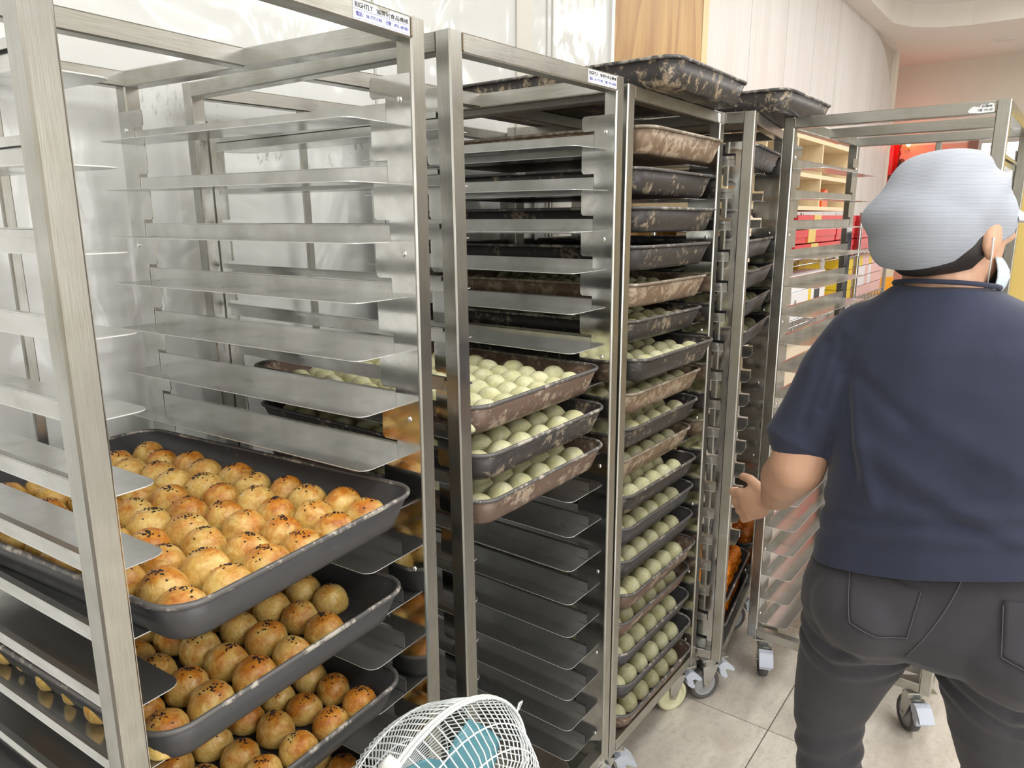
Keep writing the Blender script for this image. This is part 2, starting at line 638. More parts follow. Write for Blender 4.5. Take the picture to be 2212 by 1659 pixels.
# make the outer corners exact
for (X, Y) in ((-4.2, -4.2), (-4.2, 3.0), (XR + .1, -4.2), (XR + .1, 3.0)):
    j = min(range(NS), key=lambda q: (outer[q][0] - X) ** 2 + (outer[q][1] - Y) ** 2)
    outer[j] = (X, Y)
zc2 = ZC + .16
m_ = MB()
R = [[(x, y, ZC) for x, y in outer], [(x, y, ZC) for x, y in inner], [(x, y, zc2) for x, y in inner]]
m_.loft(R, False, False, False)
m_.loft([R[2], [(cx + (x - cx) * .01, cy + (y - cy) * .01, zc2) for x, y in inner]], False, True, False, mi=1)
m_.loft([[(x, y, zc2 + .05) for x, y in outer], R[0]], False, False, False)
m_.add([(x, y, zc2 + .05) for x, y in outer], [tuple(range(NS))])
ceil = link('ceiling', m_.mesh('ceiling', [SOFFIT, CEIL]), kind='structure')
dl = MB()
dl.tube([(6.58 + .085 * math.cos(a), -.047 + .085 * math.sin(a), ZC - .003) for a in [2 * math.pi * k / 32 for k in range(32)]], .006, 6, True)
d = link('ceiling_downlight', dl.mesh('ceiling_downlight', TRIMW), label='round recessed downlight in the beige ceiling beyond the racks', cat='light')
link('lens', MB().cyl((6.58, -.047, ZC - .001), (6.58, -.047, ZC - .004), .08, n=32).mesh('lens', simple('frosted_lens', (.75, .7, .62), .4)), d)

# ------------------------------------------------------------------ racks
W, D, TT, ZB, HT, HB = .47, .649, .0263, .13, 1.553, .026
LV = [1.4348 - .0752 * i for i in range(18)]
RACKS = {1: (-.5397, -.033, .074, .002, -.0033), 2: (0, 0, 0, -.0124, -.0003), 3: (.4706, -.0023, -.0027, .0045, .0049),
         4: (.9666, -.0635, .158, -.0005, .0019), 5: (1.1472, -.0743, -1.589, -.0022, -.0018)}


def rack_matrix(r):
    x, y, a, ex, ey = RACKS[r]
    tilt = Matrix.Rotation(math.atan(ex), 4, 'Y') @ Matrix.Rotation(-math.atan(ey), 4, 'X')
    return T(x, y, 0) @ RZ(a) @ tilt


def runner_mesh(side):
    """side -1 left (lip at x=0, ledge to +x), +1 right (ledge to -x); runs along y from 0 to L"""
    L = D - .092
    s = -side
    w, r = .0695, .016
    th = .0012
    poly = []
    for (cx_, cy_, a0) in ((w - r, r, -90), (w - r, L - r, 0)):
        for k in range(5):
            a = math.radians(a0 + 90 * k / 4)
            poly.append((cx_ + r * math.cos(a), cy_ + r * math.sin(a)))
    poly = [(0, 0)] + poly + [(0, L)]
    m = MB()
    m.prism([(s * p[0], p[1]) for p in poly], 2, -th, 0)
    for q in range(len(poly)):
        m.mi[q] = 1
    h = .021
    k0 = len(m.mi)
    m.add([(0, 0, 0), (s * th, 0, 0), (s * th, 0, h), (0, 0, h), (0, L, 0), (s * th, L, 0), (s * th, L, h), (0, L, h)],
          [(0, 3, 7, 4), (1, 5, 6, 2), (0, 1, 2, 3), (4, 7, 6, 5)])
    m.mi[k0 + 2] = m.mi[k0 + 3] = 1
    # hem folded outward over the top
    m.box(min(-s * .006, s * th), max(-s * .006, s * th), 0, L, h - .0005, h + .001)
    m.box(min(-s * .006, -s * .0048), max(-s * .006, -s * .0048), 0, L, h - .007, h)
    return m.fixn('runner', [RUNNER, EDGE_GLINT], 1e-7)


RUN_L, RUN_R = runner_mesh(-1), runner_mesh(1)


def comb_mesh():
    """front comb: y from .0034 (post) back to .071; notches for each level; plane x, thickness in +x"""
    y0, y1, yn = .0034, .071, .0444
    z0, z1 = 1.489, .142
    pts = [(y0, z0), (y1 - .004, z0), (y1, z0 - .004)]
    for z in LV:
        a, b = z + .0277, z + .0005
        pts += [(y1, a + .004), (y1 - .004, a), (yn, a), (yn, b), (y1 - .004, b), (y1, b - .004)]
    pts += [(y1, z1), (y0, z1)]
    m = MB()
    # rectangles are more robust than one big n-gon: base strip + teeth
    m.box(0, .0012, y0, yn, z1, z0)
    prev = z0
    for z in LV + [None]:
        a = z + .0277 if z is not None else z1
        if prev - a > .003:
            r = .004
            ring = [(yn, a), (y1 - r, a), (y1, a + r), (y1, prev - r), (y1 - r, prev), (yn, prev)]
            m.prism(ring, 0, 0, .0012)
        if z is None:
            break
        prev = z + .0005
    return m.fixn('comb_plate', PLATE, 1e-7)


COMB = comb_mesh()
MIR = Matrix.Scale(-1, 4, (0, 1, 0))
comb_b = COMB.copy()
comb_b.transform(Matrix.Scale(-1, 4, (0, 1, 0)))
comb_b.flip_normals()
COMB_B = comb_b
scr = MB()
scr.ell((0, 0, 0), (.0022, .0044, .0044), 12, 6)
scr.box(.0018, .0026, -.0026, .0026, -.0005, .0005)
scr.box(.0018, .0026, -.0005, .0005, -.0026, .0026)
SCREW = scr.mesh('screw', BOLT)

POST = MB().cbox(0, TT, 0, TT, ZB, HT, 2, .0022).mesh('post', STEEL_Z)
XB = MB().cbox(TT, W - TT, 0, TT, 0, HB, 0, .002).mesh('cross_bar', STEEL_X)
YB = MB().cbox(0, TT, TT, D - TT, 0, HB, 1, .002).mesh('side_bar', STEEL_Y)
BACK = MB().cbox(0, .016, 0, .010, ZB + HB, HT - HB, 2, .002).mesh('back_bar', STEEL_Z)

wheel_m = {}
RUB_G = simple('grey_rubber_tyre', (.085, .08, .075), .6)
RUB_W = simple('cream_nylon_wheel', (.66, .64, .42), .35)
HUBG = simple('grey_wheel_hub', (.30, .31, .32), .4)
PEDAL = simple('pale_blue_grey_plastic', (.50, .54, .62), .4)
ZINC = simple('zinc_fork', (.55, .55, .52), .32, 1., nz=.2)


def caster_parts(white):
    r = .046
    wh = MB()
    prof = [(.003, .0115), (.018, .0115), (.028, .007), (.034, .009), (.036, .0125), (.042, .0125), (r, .009), (r, -.009), (.042, -.0125), (.036, -.0125), (.034, -.009), (.028, -.007), (.018, -.0115), (.003, -.0115)]
    N = 32
    rings = [[(p[0] * math.cos(2 * math.pi * k / N), p[1], p[0] * math.sin(2 * math.pi * k / N)) for k in range(N)] for p in prof]
    o = wh.loft(rings, True, True, True)
    nf = len(wh.f)
    if not white:
        for j in range(len(prof) - 1):
            if prof[j][0] < .035 and prof[j + 1][0] < .037:
                for k in range(N):
                    wh.mi[j * N + k] = 1
    W_ = wh.mesh('wheel', [RUB_W if white else RUB_G, HUBG])
    W_.polygons.foreach_set('use_smooth', [True] * len(W_.polygons))
    f = MB()
    for s in (-1, 1):
        y = s * .0165
        f.prism([(-.007, -.008), (.006, -.010), (.012, 0), (.036, .058), (-.014, .058)], 1, y - .0012, y + .0012)
    f.box(-.014, .036, -.0178, .0178, .056, .060)
    f.cyl((.012, 0, .060), (.012, 0, .090), .022, .026, 20)
    f.box(-.028, .052, -.036, .036, .090, .094)
    f.cyl((0, -.020, 0), (0, .020, 0), .006, n=10)
    F = f.mesh('fork', ZINC)
    p = MB()
    p.prism([(.034, .054), (.050, .064), (.064, .060), (.084, .042), (.090, .032), (.086, .028), (.066, .038), (.044, .036)], 1, -.019, .019)
    p.prism([(.040, .040), (.062, .034), (.070, .012), (.064, .008), (.048, .020)], 1, -.016, .016)
    P_ = p.mesh('brake_pedal', PEDAL)
    return W_, F, P_


CAST = {False: caster_parts(False), True: caster_parts(True)}


def caster(parent, x, y, rot, white, tilt=0):
    W_, F, P_ = CAST[white]
    e = link('caster', F, parent, T(x, y, .036) @ RZ(rot) @ T(-.012, 0, 0))
    link('wheel', W_, e, label='cream nylon wheel' if white else None)
    link('brake_pedal', P_, e, label='pale blue grey pedal')
    return e


rack_labels = {
    1: 'nearest stainless steel tray rack, holding the golden baked buns at the left',
    2: 'second steel rack from the left, with three trays of pale dough balls',
    3: 'third steel rack from the left, filled top to bottom with trays',
    4: 'narrow-looking steel rack between the full rack and the empty rack, with orange yolks at its foot',
    5: 'empty steel tray rack turned sideways, behind the worker in the white cap'}
rack_labels[4] = 'steel rack right of the full rack, with orange yolks on its lowest trays'


def text_mesh(body, size, name, mat, ext=.0002, bold=0):
    cu = bpy.data.curves.new(name, 'FONT')
    cu.body = body
    cu.size = size * K
    cu.extrude = ext * K
    cu.offset = bold * K
    cu.resolution_u = 2
    to = bpy.data.objects.new(name, cu)
    COL.objects.link(to)
    dg = bpy.context.evaluated_depsgraph_get()
    me = bpy.data.meshes.new_from_object(to.evaluated_get(dg))
    bpy.data.objects.remove(to)
    me.name = name
    me.materials.clear()
    me.materials.append(mat)
    return me


INK = simple('black_ink', (.03, .03, .03), .5)
BLUEINK = simple('blue_ink', (.08, .09, .42), .5)
PAPER = simple('white_label_film', (.86, .87, .89), .3, nz=.05, nscale=60)


def fit(me, w, h):
    xs = [v.co.x for v in me.vertices]
    ys = [v.co.y for v in me.vertices]
    if not xs:
        return me
    sx, sy = w * K / (max(xs) - min(xs)), h * K / (max(ys) - min(ys))
    x0, y0 = min(xs), min(ys)
    for v in me.vertices:
        v.co.x = (v.co.x - x0) * sx
        v.co.y = (v.co.y - y0) * sy
    return me


def maker_label(parent, x0, x1, z0, z1, style):
    """label on the front of the front top bar; front face is y=0 facing -y"""
    w, h = x1 - x0, z1 - z0
    if style == 'worn':
        poly = [(0, .3), (.06, .1), (.5, 0), (1, .05), (.96, .9), (.8, 1), (.7, .8), (.5, .9), (.42, .62), (.2, .75), (.1, .6)]
    elif style == 'torn':
        poly = [(0, 0), (1, 0), (1, 1), (.66, 1), (.58, .80), (.50, .76), (.44, .86), (.40, 1), (0, 1)]
    elif style == 'scrap':
        poly = [(0, .8), (.3, .1), (.6, 0), (1, .1), (1, .9), (.5, 1)]
    else:
        poly = [(0, 0), (1, 0), (1, 1), (0, 1)]
    m = MB().prism([(x0 + p[0] * w, z0 + p[1] * h) for p in poly], 1, -.0005, 0)
    lab = link('maker_label', m.fixn('maker_label', PAPER), parent, label='white printed maker label')
    rotm = RX(math.pi / 2)
    if style in ('torn', 'clean'):
        a = fit(text_mesh('RIGHTLY', .008, 'lettering', INK, bold=.00008), w * .30, h * .27)
        link('lettering', a, lab, T(x0 + w * .03, -.0007, z0 + h * .63) @ rotm)
        b = fit(text_mesh('瑞得利食品機械', .008, 'lettering', INK), w * .58, h * .27)
        link('lettering', b, lab, T(x0 + w * .39, -.0007, z0 + h * (.63 if style == 'clean' else .60)) @ rotm)
        c = fit(text_mesh('電話：04-7771298', .008, 'lettering', BLUEINK), w * .44, h * .24)
        link('lettering', c, lab, T(x0 + w * .04, -.0007, z0 + h * .20) @ rotm)
        d_ = fit(text_mesh('行動：0931-487003', .008, 'lettering', BLUEINK), w * .42, h * .24)
        link('lettering', d_, lab, T(x0 + w * .55, -.0007, z0 + h * .20) @ rotm)
        link('ruled_line', MB().box(x0 + .01 * w, x1 - .01 * w, -.0007, -.0004, z0 + h * .53, z0 + h * .55).box(x0 + .01 * w, x1 - .01 * w, -.0007, -.0004, z0 + h * .07, z0 + h * .085).mesh('ruled_line', BLUEINK), lab)
    elif style == 'worn':
        c = fit(text_mesh('行動：0931-487', .008, 'lettering', INK), w * .55, h * .28)
        link('lettering', c, lab, T(x0 + w * .38, -.0007, z0 + h * .18) @ rotm)
        c = fit(text_mesh('品機械', .008, 'lettering', INK), w * .4, h * .25)
        link('lettering', c, lab, T(x0 + w * .5, -.0007, z0 + h * .58) @ rotm)
    return lab


def build_rack(r):
    root = link('tray_rack', None, None, rack_matrix(r), rack_labels[r], 'rack')
    for i, (x, y) in enumerate(((0, 0), (W - TT, 0), (0, D - TT), (W - TT, D - TT))):
        p = link('post', POST, root, T(x, y, 0))
        s = 1 if x > 0 else -1
        px = (W - TT - .0012) if x > 0 else TT
        front = y == 0
        c = link('comb_plate', COMB if front else COMB_B, root, T(px, 0 if front else D, 0))
        sx = -1 if x > 0 else 1
        for z in (1.459, 1.269, 1.045, .822, .59, .40, .20):
            yy = .021 if front else -.021
            M = T(0 if x > 0 else .0012, yy, z)
            if sx < 0:
                M = M @ RZ(math.pi)
            link('screw', SCREW, c, M)
    for y in (0, (D - TT) * .50, D - TT):
        link('cross_bar', XB, root, T(0, y, HT - HB))
    for x in (0, W - TT):
        link('side_bar', YB, root, T(x, 0, HT - HB))
        link('side_bar', YB, root, T(x, 0, ZB))
    for y in (0, D - TT):
        link('cross_bar', XB, root, T(0, y, ZB))
    link('back_bar', BACK, root, T(W / 2 + .004, D - TT + .006, 0))
    for z in LV:
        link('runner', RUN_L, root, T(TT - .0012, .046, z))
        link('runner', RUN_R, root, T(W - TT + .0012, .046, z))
    rots = {1: (.3, .2, 2, 1), 2: (.4, -.6, 2.2, 2.6), 3: (-.75, -.55, 2.5, 2.2), 4: (-.75, -.8, 2.0, 2.4), 5: (-1.15, -.95, 1.0, 2.2)}[r]
    for (x, y), a in zip(((.04, .04), (W - .04, .04), (.04, D - .04), (W - .04, D - .04)), rots):
        caster(root, x, y, a, r == 3 and x > .2 and y < .2)
    # weld beads at the front top corners
    wd = MB()
    for x in (TT, W - TT):
        wd.tube([(x, -.0004, HT - HB + .002 + k * .0022) for k in range(11)], [.0011 + .0006 * (k % 2) for k in range(11)], 5)
    link('weld_bead', wd.mesh('weld_bead', WELD), root)
    return root


RK = {r: build_rack(r) for r in RACKS}
maker_label(RK[1], .346, .4405, 1.5295, 1.5500, 'torn')
maker_label(RK[2], .345, .4415, 1.5300, 1.5505, 'clean')
maker_label(RK[5], .392, .441, 1.5285, 1.5480, 'worn')
maker_label(RK[3], .424, .442, 1.5280, 1.5500, 'scrap')

# ------------------------------------------------------------------ trays
HXT, HYT, TH = .195, .296, .050


def rrect(hx, hy, r, z, n=6):
    out = []
    for (sx, sy, a0) in ((1, 1, 0), (-1, 1, 90), (-1, -1, 180), (1, -1, 270)):
        for k in range(n + 1):
            a = math.radians(a0 + 90 * k / n)
            out.append((sx * (hx - r) + r * math.cos(a), sy * (hy - r) + r * math.sin(a), z))
    return out


def tray_meshes(kind, hx=HXT):
    hy = HYT
    body, rim = TRAY_MATS[kind]
    m = MB()
    rings = [rrect(hx - .0055, hy - .0055, .038, TH - .003), rrect(hx - .020, hy - .020, .030, .006), rrect(hx - .024, hy - .024, .028, .0018),
             rrect(hx - .034, hy - .034, .02, .0014)]
    m.loft(rings[::-1], True, False, True)
    m.loft([rings[0], rrect(hx - .0035, hy - .0035, .039, TH - .003)], False, False, True)
    m.loft([rrect(hx - .0035, hy - .0035, .039, TH - .003), rrect(hx - .0185, hy - .0185, .031, .006), rrect(hx - .0225, hy - .0225, .029, .0005), rrect(hx - .032, hy - .032, .02, 0)], False, True, True)
    bm_ = m.fixn('baking_tray', body, 1e-6)
    m = MB()
    m.tube(rrect(hx - .0030, hy - .0030, .040, TH - .0022, 8), .0033, 8, True)
    rm = m.mesh('rim', rim)
    return bm_, rm


TM = {k: tray_meshes(k) for k in TRAY_MATS}
TM['clean_n'] = tray_meshes('clean', .190)


def tray_matrix(r, z, yfront, xc=W / 2, rot=0):
    return rack_matrix(r) @ T(xc, yfront, z + .0005) @ RZ(rot) @ T(0, HYT, 0)


def add_tray(M, kind, label, group=None):
    b, rm = TM[kind]
    o = link('baking_tray', b, None, M, label, 'tray', group)
    link('rim', rm, o)
    return o


ORD = ['first', 'second', 'third', 'fourth', 'fifth', 'sixth', 'seventh', 'eighth', 'ninth', 'tenth', 'eleventh', 'twelfth', 'thirteenth', 'fourteenth', 'fifteenth', 'sixteenth', 'seventeenth', 'eighteenth']

# ---- buns


def bun_mesh(seed, R_, H_, mat, name, wob=.0016, flat=.0):
    rnd = random.Random(seed)
    off = Vector((rnd.random() * 50, rnd.random() * 50, rnd.random() * 50))
    n, m = 26, 15
    el = 1 + rnd.uniform(-.05, .05)
    prof = []
    for j in range(m + 1):
        t = j / m
        # super-ellipse dome standing on a slightly narrower foot
        a = t * math.pi / 2
        prof.append((math.cos(a) ** .80, math.sin(a) ** .95))
    rings = []
    foot = [(.80, 0), (.93, .10), (1.0, .26)]
    pts = [(.78, .0), (.91, .07), (.985, .17)]
    for j in range(1, m):
        t = j / m
        a = t * math.pi / 2
        pts.append((math.cos(a) ** .85, .26 + .74 * math.sin(a)))
    mb = MB()
    for (pr, pz) in pts:
        ring = []
        for i in range(n):
            th = 2 * math.pi * i / n
            v = Vector((pr * R_ * math.cos(th) * el, pr * R_ * math.sin(th) / el, pz * H_))
            q = noise.noise(v * 55 + off) * wob + noise.noise(v * 130 + off) * wob * .45
            nn = Vector((v.x, v.y, (v.z - H_ * .35) * .8)).normalized()
            v = v + nn * q * (1 if pz > .02 else .3)
            v.z = max(v.z, 0) if pz > 0 else 0
            ring.append(v)
        rings.append(ring)
    mb.loft(rings, True, False, True)
    top = Vector((0, 0, H_))
    mb.add(rings[-1] + [top], [(i, (i + 1) % n, n) for i in range(n)], True)
    return mb.fixn(name, mat, 1e-6)


def seed_mesh(seed, R_, H_):
    rnd = random.Random(seed)
    mb = MB()
    cxx, cyy = rnd.uniform(-.2, .2) * R_, rnd.uniform(-.2, .2) * R_
    for k in range(rnd.randint(16, 30)):
        a = rnd.uniform(0, 2 * math.pi)
        q = abs(rnd.gauss(0, .30)) * R_
        x, y = cxx + q * math.cos(a), cyy + q * math.sin(a)
        rr_ = min(math.hypot(x, y) / R_, .9)
        # invert the dome profile approximately
        aa = math.acos(min(1, rr_ ** (1 / .85)))
        z = H_ * (.26 + .74 * math.sin(aa)) + .0004
        nv = Vector((x, y, .9 * R_ * math.sqrt(1 - rr_ * rr_) + .002)).normalized()
        rot = nv.to_track_quat('Z', 'Y').to_matrix() @ Matrix.Rotation(rnd.uniform(0, 6.28), 3, 'Z')
        mb.ell((x, y, z), (.0017, .0010, .0007), 6, 4, rot)
    me = mb.mesh('sesame_seeds', SESAME)
    return me


BR, BH = .0272, .040
BUNS = [bun_mesh(s, BR, BH, BUN, 'sesame_bun') for s in range(9)]
SEEDS = [seed_mesh(s, BR, BH) for s in range(9)]
DR, DH = .0262, .0405
DOUGHS = [bun_mesh(s + 40, DR, DH, DOUGH, 'dough_ball', .0007) for s in range(5)]


def bun_label(kind, i, j, tr):
    return f'{kind}, {ORD[i]} from left, {"front" if j == 0 else ORD[j]} row, {tr}'


def fill_buns(M, grid, where, rnd, jit=.0015, sc=1.0, drop=()):
    for j, row in enumerate(grid):
        for i, (x, y) in enumerate(row):
            if (i, j) in drop:
                continue
            k = rnd.randrange(9)
            s = sc * rnd.uniform(.95, 1.04)
            Mb = M @ T(x + rnd.uniform(-jit, jit), y + rnd.uniform(-jit, jit), .0020) @ RZ(rnd.uniform(0, 6.28)) @ Matrix.Scale(s, 4)
            o = link('sesame_bun', BUNS[k], None, Mb, bun_label('golden sesame bun', i, j, where), 'bun', 'golden sesame buns on the nearest rack')
            link('sesame_seeds', SEEDS[(k + i * 3 + j) % 9], o, label='black sesame seeds', kind='stuff')


def grid_buns(nx, ny, px, py, stag=0., x0=None, y0=None):
    out = []
    X0 = -(nx - 1) * px / 2 if x0 is None else x0
    Y0 = -HYT + .052 if y0 is None else y0
    for j in range(ny):
        sx = stag * (.5 if j % 2 else -.5)
        out.append([(X0 + i * px + sx, Y0 + j * py) for i in range(nx)])
    return out


rnd = random.Random(3)
t1 = tray_matrix(1, LV[7], -.023, .236, .050)
add_tray(t1, 'clean_n', 'large dark tray of golden buns, topmost tray of the nearest rack')
fill_buns(t1, grid_buns(6, 10, .0552, .0535, .014), 'topmost tray of nearest rack', rnd)
t2 = tray_matrix(1, LV[9], .010, .235, .015)
add_tray(t2, 'clean', 'dark tray of golden buns, second one down in the nearest rack')
fill_buns(t2, grid_buns(6, 10, .0590, .0535, .004, x0=-.158), 'second tray of nearest rack', rnd, .003, .97, {(5, 0)})
t3 = tray_matrix(1, LV[11], .022, .235, .008)
add_tray(t3, 'clean', 'dark tray of golden buns, third one down in the nearest rack')
fill_buns(t3, grid_buns(6, 10, .0560, .0535, .004), 'third tray of nearest rack', rnd, .003, .95)
t4 = tray_matrix(1, LV[13], .020, .235, 0)
add_tray(t4, 'clean', 'dark tray of golden buns, lowest one showing in the nearest rack')
fill_buns(t4, grid_buns(6, 10, .0570, .0535, .004), 'lowest tray of nearest rack', rnd, .003, .97)

# ---- dough balls: the nearest 300 one by one, the rest as one body of stuff
rest = MB()
proto = DOUGHS[0]
pv = [v.co.copy() for v in proto.vertices]
pf = [tuple(p.vertices) for p in proto.polygons]
ndough = 0


def dough(M, x, y, where, i, j, rnd, single, zoff=.002, sc=1.0):
    global ndough
    Mb = M @ T(x + rnd.uniform(-.0015, .0015), y + rnd.uniform(-.0015, .0015), zoff) @ RZ(rnd.uniform(0, 6.28)) @ Matrix.Scale(sc * rnd.uniform(.94, 1.03), 4)
    if single and ndough < 300:
        ndough += 1
        link('dough_ball', DOUGHS[rnd.randrange(5)], None, Mb, bun_label('pale green dough ball', i, j, where), 'dough ball', 'pale green dough balls waiting on trays')
    else:
        rest.add([(Mb @ v) / K for v in pv], pf, True)


for lv, yf, kind, nm, rot in ((6, .0, 'rust', 'top', .0), (7, -.012, 'dark', 'middle', .0), (8, -.012, 'rust', 'bottom', .0)):
    M = tray_matrix(2, LV[lv], yf, .232, rot)
    add_tray(M, kind, f'{ {"rust": "red-brown", "dark": "dark"}[kind] } worn tray of dough balls, {nm} of three in the second rack')
    for j in range(10):
        n = 7 if lv == 6 else 6
        px = .0505 if lv == 6 else .0570
        sh = .012 if j % 2 else -.012
        for i in range(n):
            x = -(n - 1) * px / 2 + i * px + (sh if lv == 6 else sh * .5)
            y = -HYT + .050 + j * (.050 if lv == 6 else .0545)
            single = (j < 5) or (i < 2)
            dough(M, x, y, f'{nm} tray of second rack', i, j, rnd, single, sc=.98 if lv == 6 else 1.03)

# R3: eighteen levels
r3y = [-.027, -.008, -.020, -.011, -.006, .003, -.030, -.003, .0, .016, -.002, .001, -.002, -.013, .0, -.003, -.012, -.016]
r3k = ['brown', 'dark', 'dark', 'dark', 'brown', 'dark', 'dark', 'brown', 'dark', 'brown', 'dark', 'clean', 'clean', 'rust', 'rust', 'clean', 'clean', 'rust']
for lv in range(18):
    kind = r3k[lv]
    M = tray_matrix(3, LV[lv], r3y[lv], .2345, rnd.uniform(-.004, .004))
    cn = {'brown': 'worn brown', 'dark': 'dark worn', 'clean': 'dark grey', 'rust': 'red-brown'}[kind]
    full = lv >= 4
    add_tray(M, kind, f'{cn} {"tray of dough balls" if full else "empty tray"}, {ORD[lv]} from top inside the full third rack')
    if not full:
        continue
    for j in range(10):
        for i in range(6):
            if lv in (4, 5) and rnd.random() < .15:
                continue
            x = -.1445 + i * .0578 + (.003 if j % 2 else -.003)
            y = -HYT + .052 + j * .0545
            single = j < (2 if lv != 17 else 1) and (i > 0 or lv < 10)
            dough(M, x, y, f'{ORD[lv]} tray of third rack', i, j, rnd, single)
add_tray(tray_matrix(3, HT, -.0735, .2385, -.002), 'flaky', 'dark flaking tray lying on top of the full third rack')

# R4
add_tray(rack_matrix(4) @ T(.03, -.066, HT + .0005) @ RZ(-.165) @ T(HXT, HYT, 0), 'dark', 'black empty tray lying on top of the fourth rack, beside the flaking tray')
for lv, yf, nm, bl in ((0, -.004, 'dark empty tray, highest inside the fourth rack', 0), (3, .0, 'dark empty tray, second highest inside the fourth rack', 0),
                       (4, -.006, 'dark tray with a few dough balls, third highest in the fourth rack', 1), (5, -.002, 'dark tray with a few dough balls, fourth highest in the fourth rack', 1),
                       (6, -.004, 'dark tray with two large dough balls, fifth highest in the fourth rack', 1)):
    M = tray_matrix(4, LV[lv], yf)
    add_tray(M, 'clean', nm)
    if bl:
        for j in range(4):
            for i in range(6):
                dough(M, -.145 + i * .057, -HYT + .055 + j * .057, f'{["", "", "", "", "third", "fourth", "fifth"][lv]} tray of fourth rack', i, j, rnd, i < 2 and j < 1)
YM = []
for s in range(3):
    y = MB()
    y.ell((0, 0, 0), (.0165, .0165, .0150), 16, 10)
    YM.append(y.mesh('egg_yolk', YOLK))
yn = 0
for lv, yf, nm in ((16, .002, 'upper'), (17, .002, 'lower')):
    M = tray_matrix(4, LV[lv], yf)
    add_tray(M, 'clean', f'metal tray heaped with orange egg yolks, {nm} of the two at the fourth rack foot')
    for layer in range(3 if lv == 16 else 2):
        for j in range(5 - (lv == 17) * 2):
            for i in range(12 - layer // 2):
                x = -HXT + .041 + (layer == 2) * .010 + i * .0284 + rnd.uniform(-.002, .002) + (.006 if j % 2 else -.003) + layer * .003
                y = -HYT + .040 + layer * .001 + j * .0284 + rnd.uniform(-.002, .002)
                Mb = M @ T(x, y, .0170 + layer * .0205 + rnd.uniform(-.001, .003)) @ RX(rnd.uniform(-.6, .6)) @ RY(rnd.uniform(-.6, .6)) @ Matrix.Scale(rnd.uniform(.90, 1.03), 4)
                link('egg_yolk', YM[rnd.randrange(3)], None, Mb, f'orange egg yolk, {ORD[i]} from left, {ORD[j]} row, {["bottom", "middle", "top"][layer]} layer, {nm} yolk tray', 'egg yolk', f'orange egg yolks on the {nm} tray')
if rest.v:
    bpy.data.meshes.get('dough_ball')
    me = bpy.data.meshes.new('dough_balls')
    me.from_pydata([(v[0] * K, v[1] * K, v[2] * K) for v in rest.v], [], rest.f)
    me.polygons.foreach_set('use_smooth', [True] * len(me.polygons))
    me.materials.append(DOUGH)
    link('dough_balls', me, None, None, 'pale green dough balls filling the deeper rows of the full trays', 'dough balls', None, 'stuff')

# ------------------------------------------------------------------ fan
WHITE_WIRE = simple('white_coated_wire', (.82, .85, .85), .35)
TEAL = Mat('teal_translucent_blade', (.16, .46, .55), .15)
TEAL.set('Transmission Weight', .45)
TEAL.set('Alpha', .85)
TEAL = TEAL.m
BLUEP = simple('light_blue_plastic', (.24, .46, .66), .3)
FANW = simple('white_fan_plastic', (.80, .82, .80), .4)
FC = (-.238, -.158, .579)
fan = link('pedestal_fan', None, None, T(*FC), 'white wire-guard fan with teal blades in front of the second rack', 'fan')
FR = .165


def guard(sign, depth, nspoke, nring, name, r_w=.0009):
    m = MB()
    # spokes: from the rim, over a domed shoulder, to the hub plate; slightly swept
    for k in range(nspoke):
        a0 = 2 * math.pi * k / nspoke
        pts = []
        for q in range(9):
            t = q / 8
            rr_ = FR * (1 - .80 * t) if t > 0 else FR
            prof = math.sin(min(1, t * 2.2) * math.pi / 2) * depth
            a = a0 + .55 * t * t
            pts.append((rr_ * math.cos(a), sign * prof, rr_ * math.sin(a)))
        m.tube(pts, r_w, 4)
    for k in range(nring):
        t = (k + 1) / (nring + 1) * .9
        rr_ = FR * (1 - .80 * t)
        prof = math.sin(min(1, t * 2.2) * math.pi / 2) * depth
        m.tube([(rr_ * math.cos(2 * math.pi * i / 40), sign * prof, rr_ * math.sin(2 * math.pi * i / 40)) for i in range(40)], r_w * 1.15, 4, True)
    return link(name, m.mesh(name, WHITE_WIRE), fan)


guard(1, .088, 90, 3, 'front_guard')
guard(-1, .070, 84, 5, 'rear_guard')
m = MB()
m.tube([(FR * math.cos(2 * math.pi * i / 64), 0, FR * math.sin(2 * math.pi * i / 64)) for i in range(64)], .0027, 8, True)
m.tube([((FR + .001) * math.cos(2 * math.pi * i / 64), -.006, (FR + .001) * math.sin(2 * math.pi * i / 64)) for i in range(64)], .002, 8, True)
link('guard_ring', m.mesh('guard_ring', FANW), fan)
m = MB()
a = 2.04
m.tube([(FR * math.cos(a), -.004, FR * math.sin(a)), ((FR + .007) * math.cos(a), .004, (FR + .007) * math.sin(a)), ((FR + .004) * math.cos(a + .06), .010, (FR + .004) * math.sin(a + .06))], [.006, .008, .006], 8)
link('guard_latch', m.mesh('guard_latch', FANW), fan)
m = MB()
a = .56
m.tube([(FR * math.cos(a), -.008, FR * math.sin(a)), ((FR + .012) * math.cos(a), -.004, (FR + .012) * math.sin(a)), ((FR + .020) * math.cos(a - .06), .0, (FR + .020) * math.sin(a - .06)), ((FR + .010) * math.cos(a - .10), .002, (FR + .010) * math.sin(a - .10))], .0014, 6)
link('wire_clip', m.mesh('wire_clip', WHITE_WIRE), fan)
link('guard_boss', MB().cyl((0, .086, 0), (0, .092, 0), .034, .030, 28).mesh('guard_boss', FANW), fan)
m = MB()
m.cyl((0, -.012, 0), (0, .030, 0), .030, .024, 24)
m.ell((0, .030, 0), (.024, .010, .024), 20, 8)
link('hub', m.mesh('hub', BLUEP), fan)
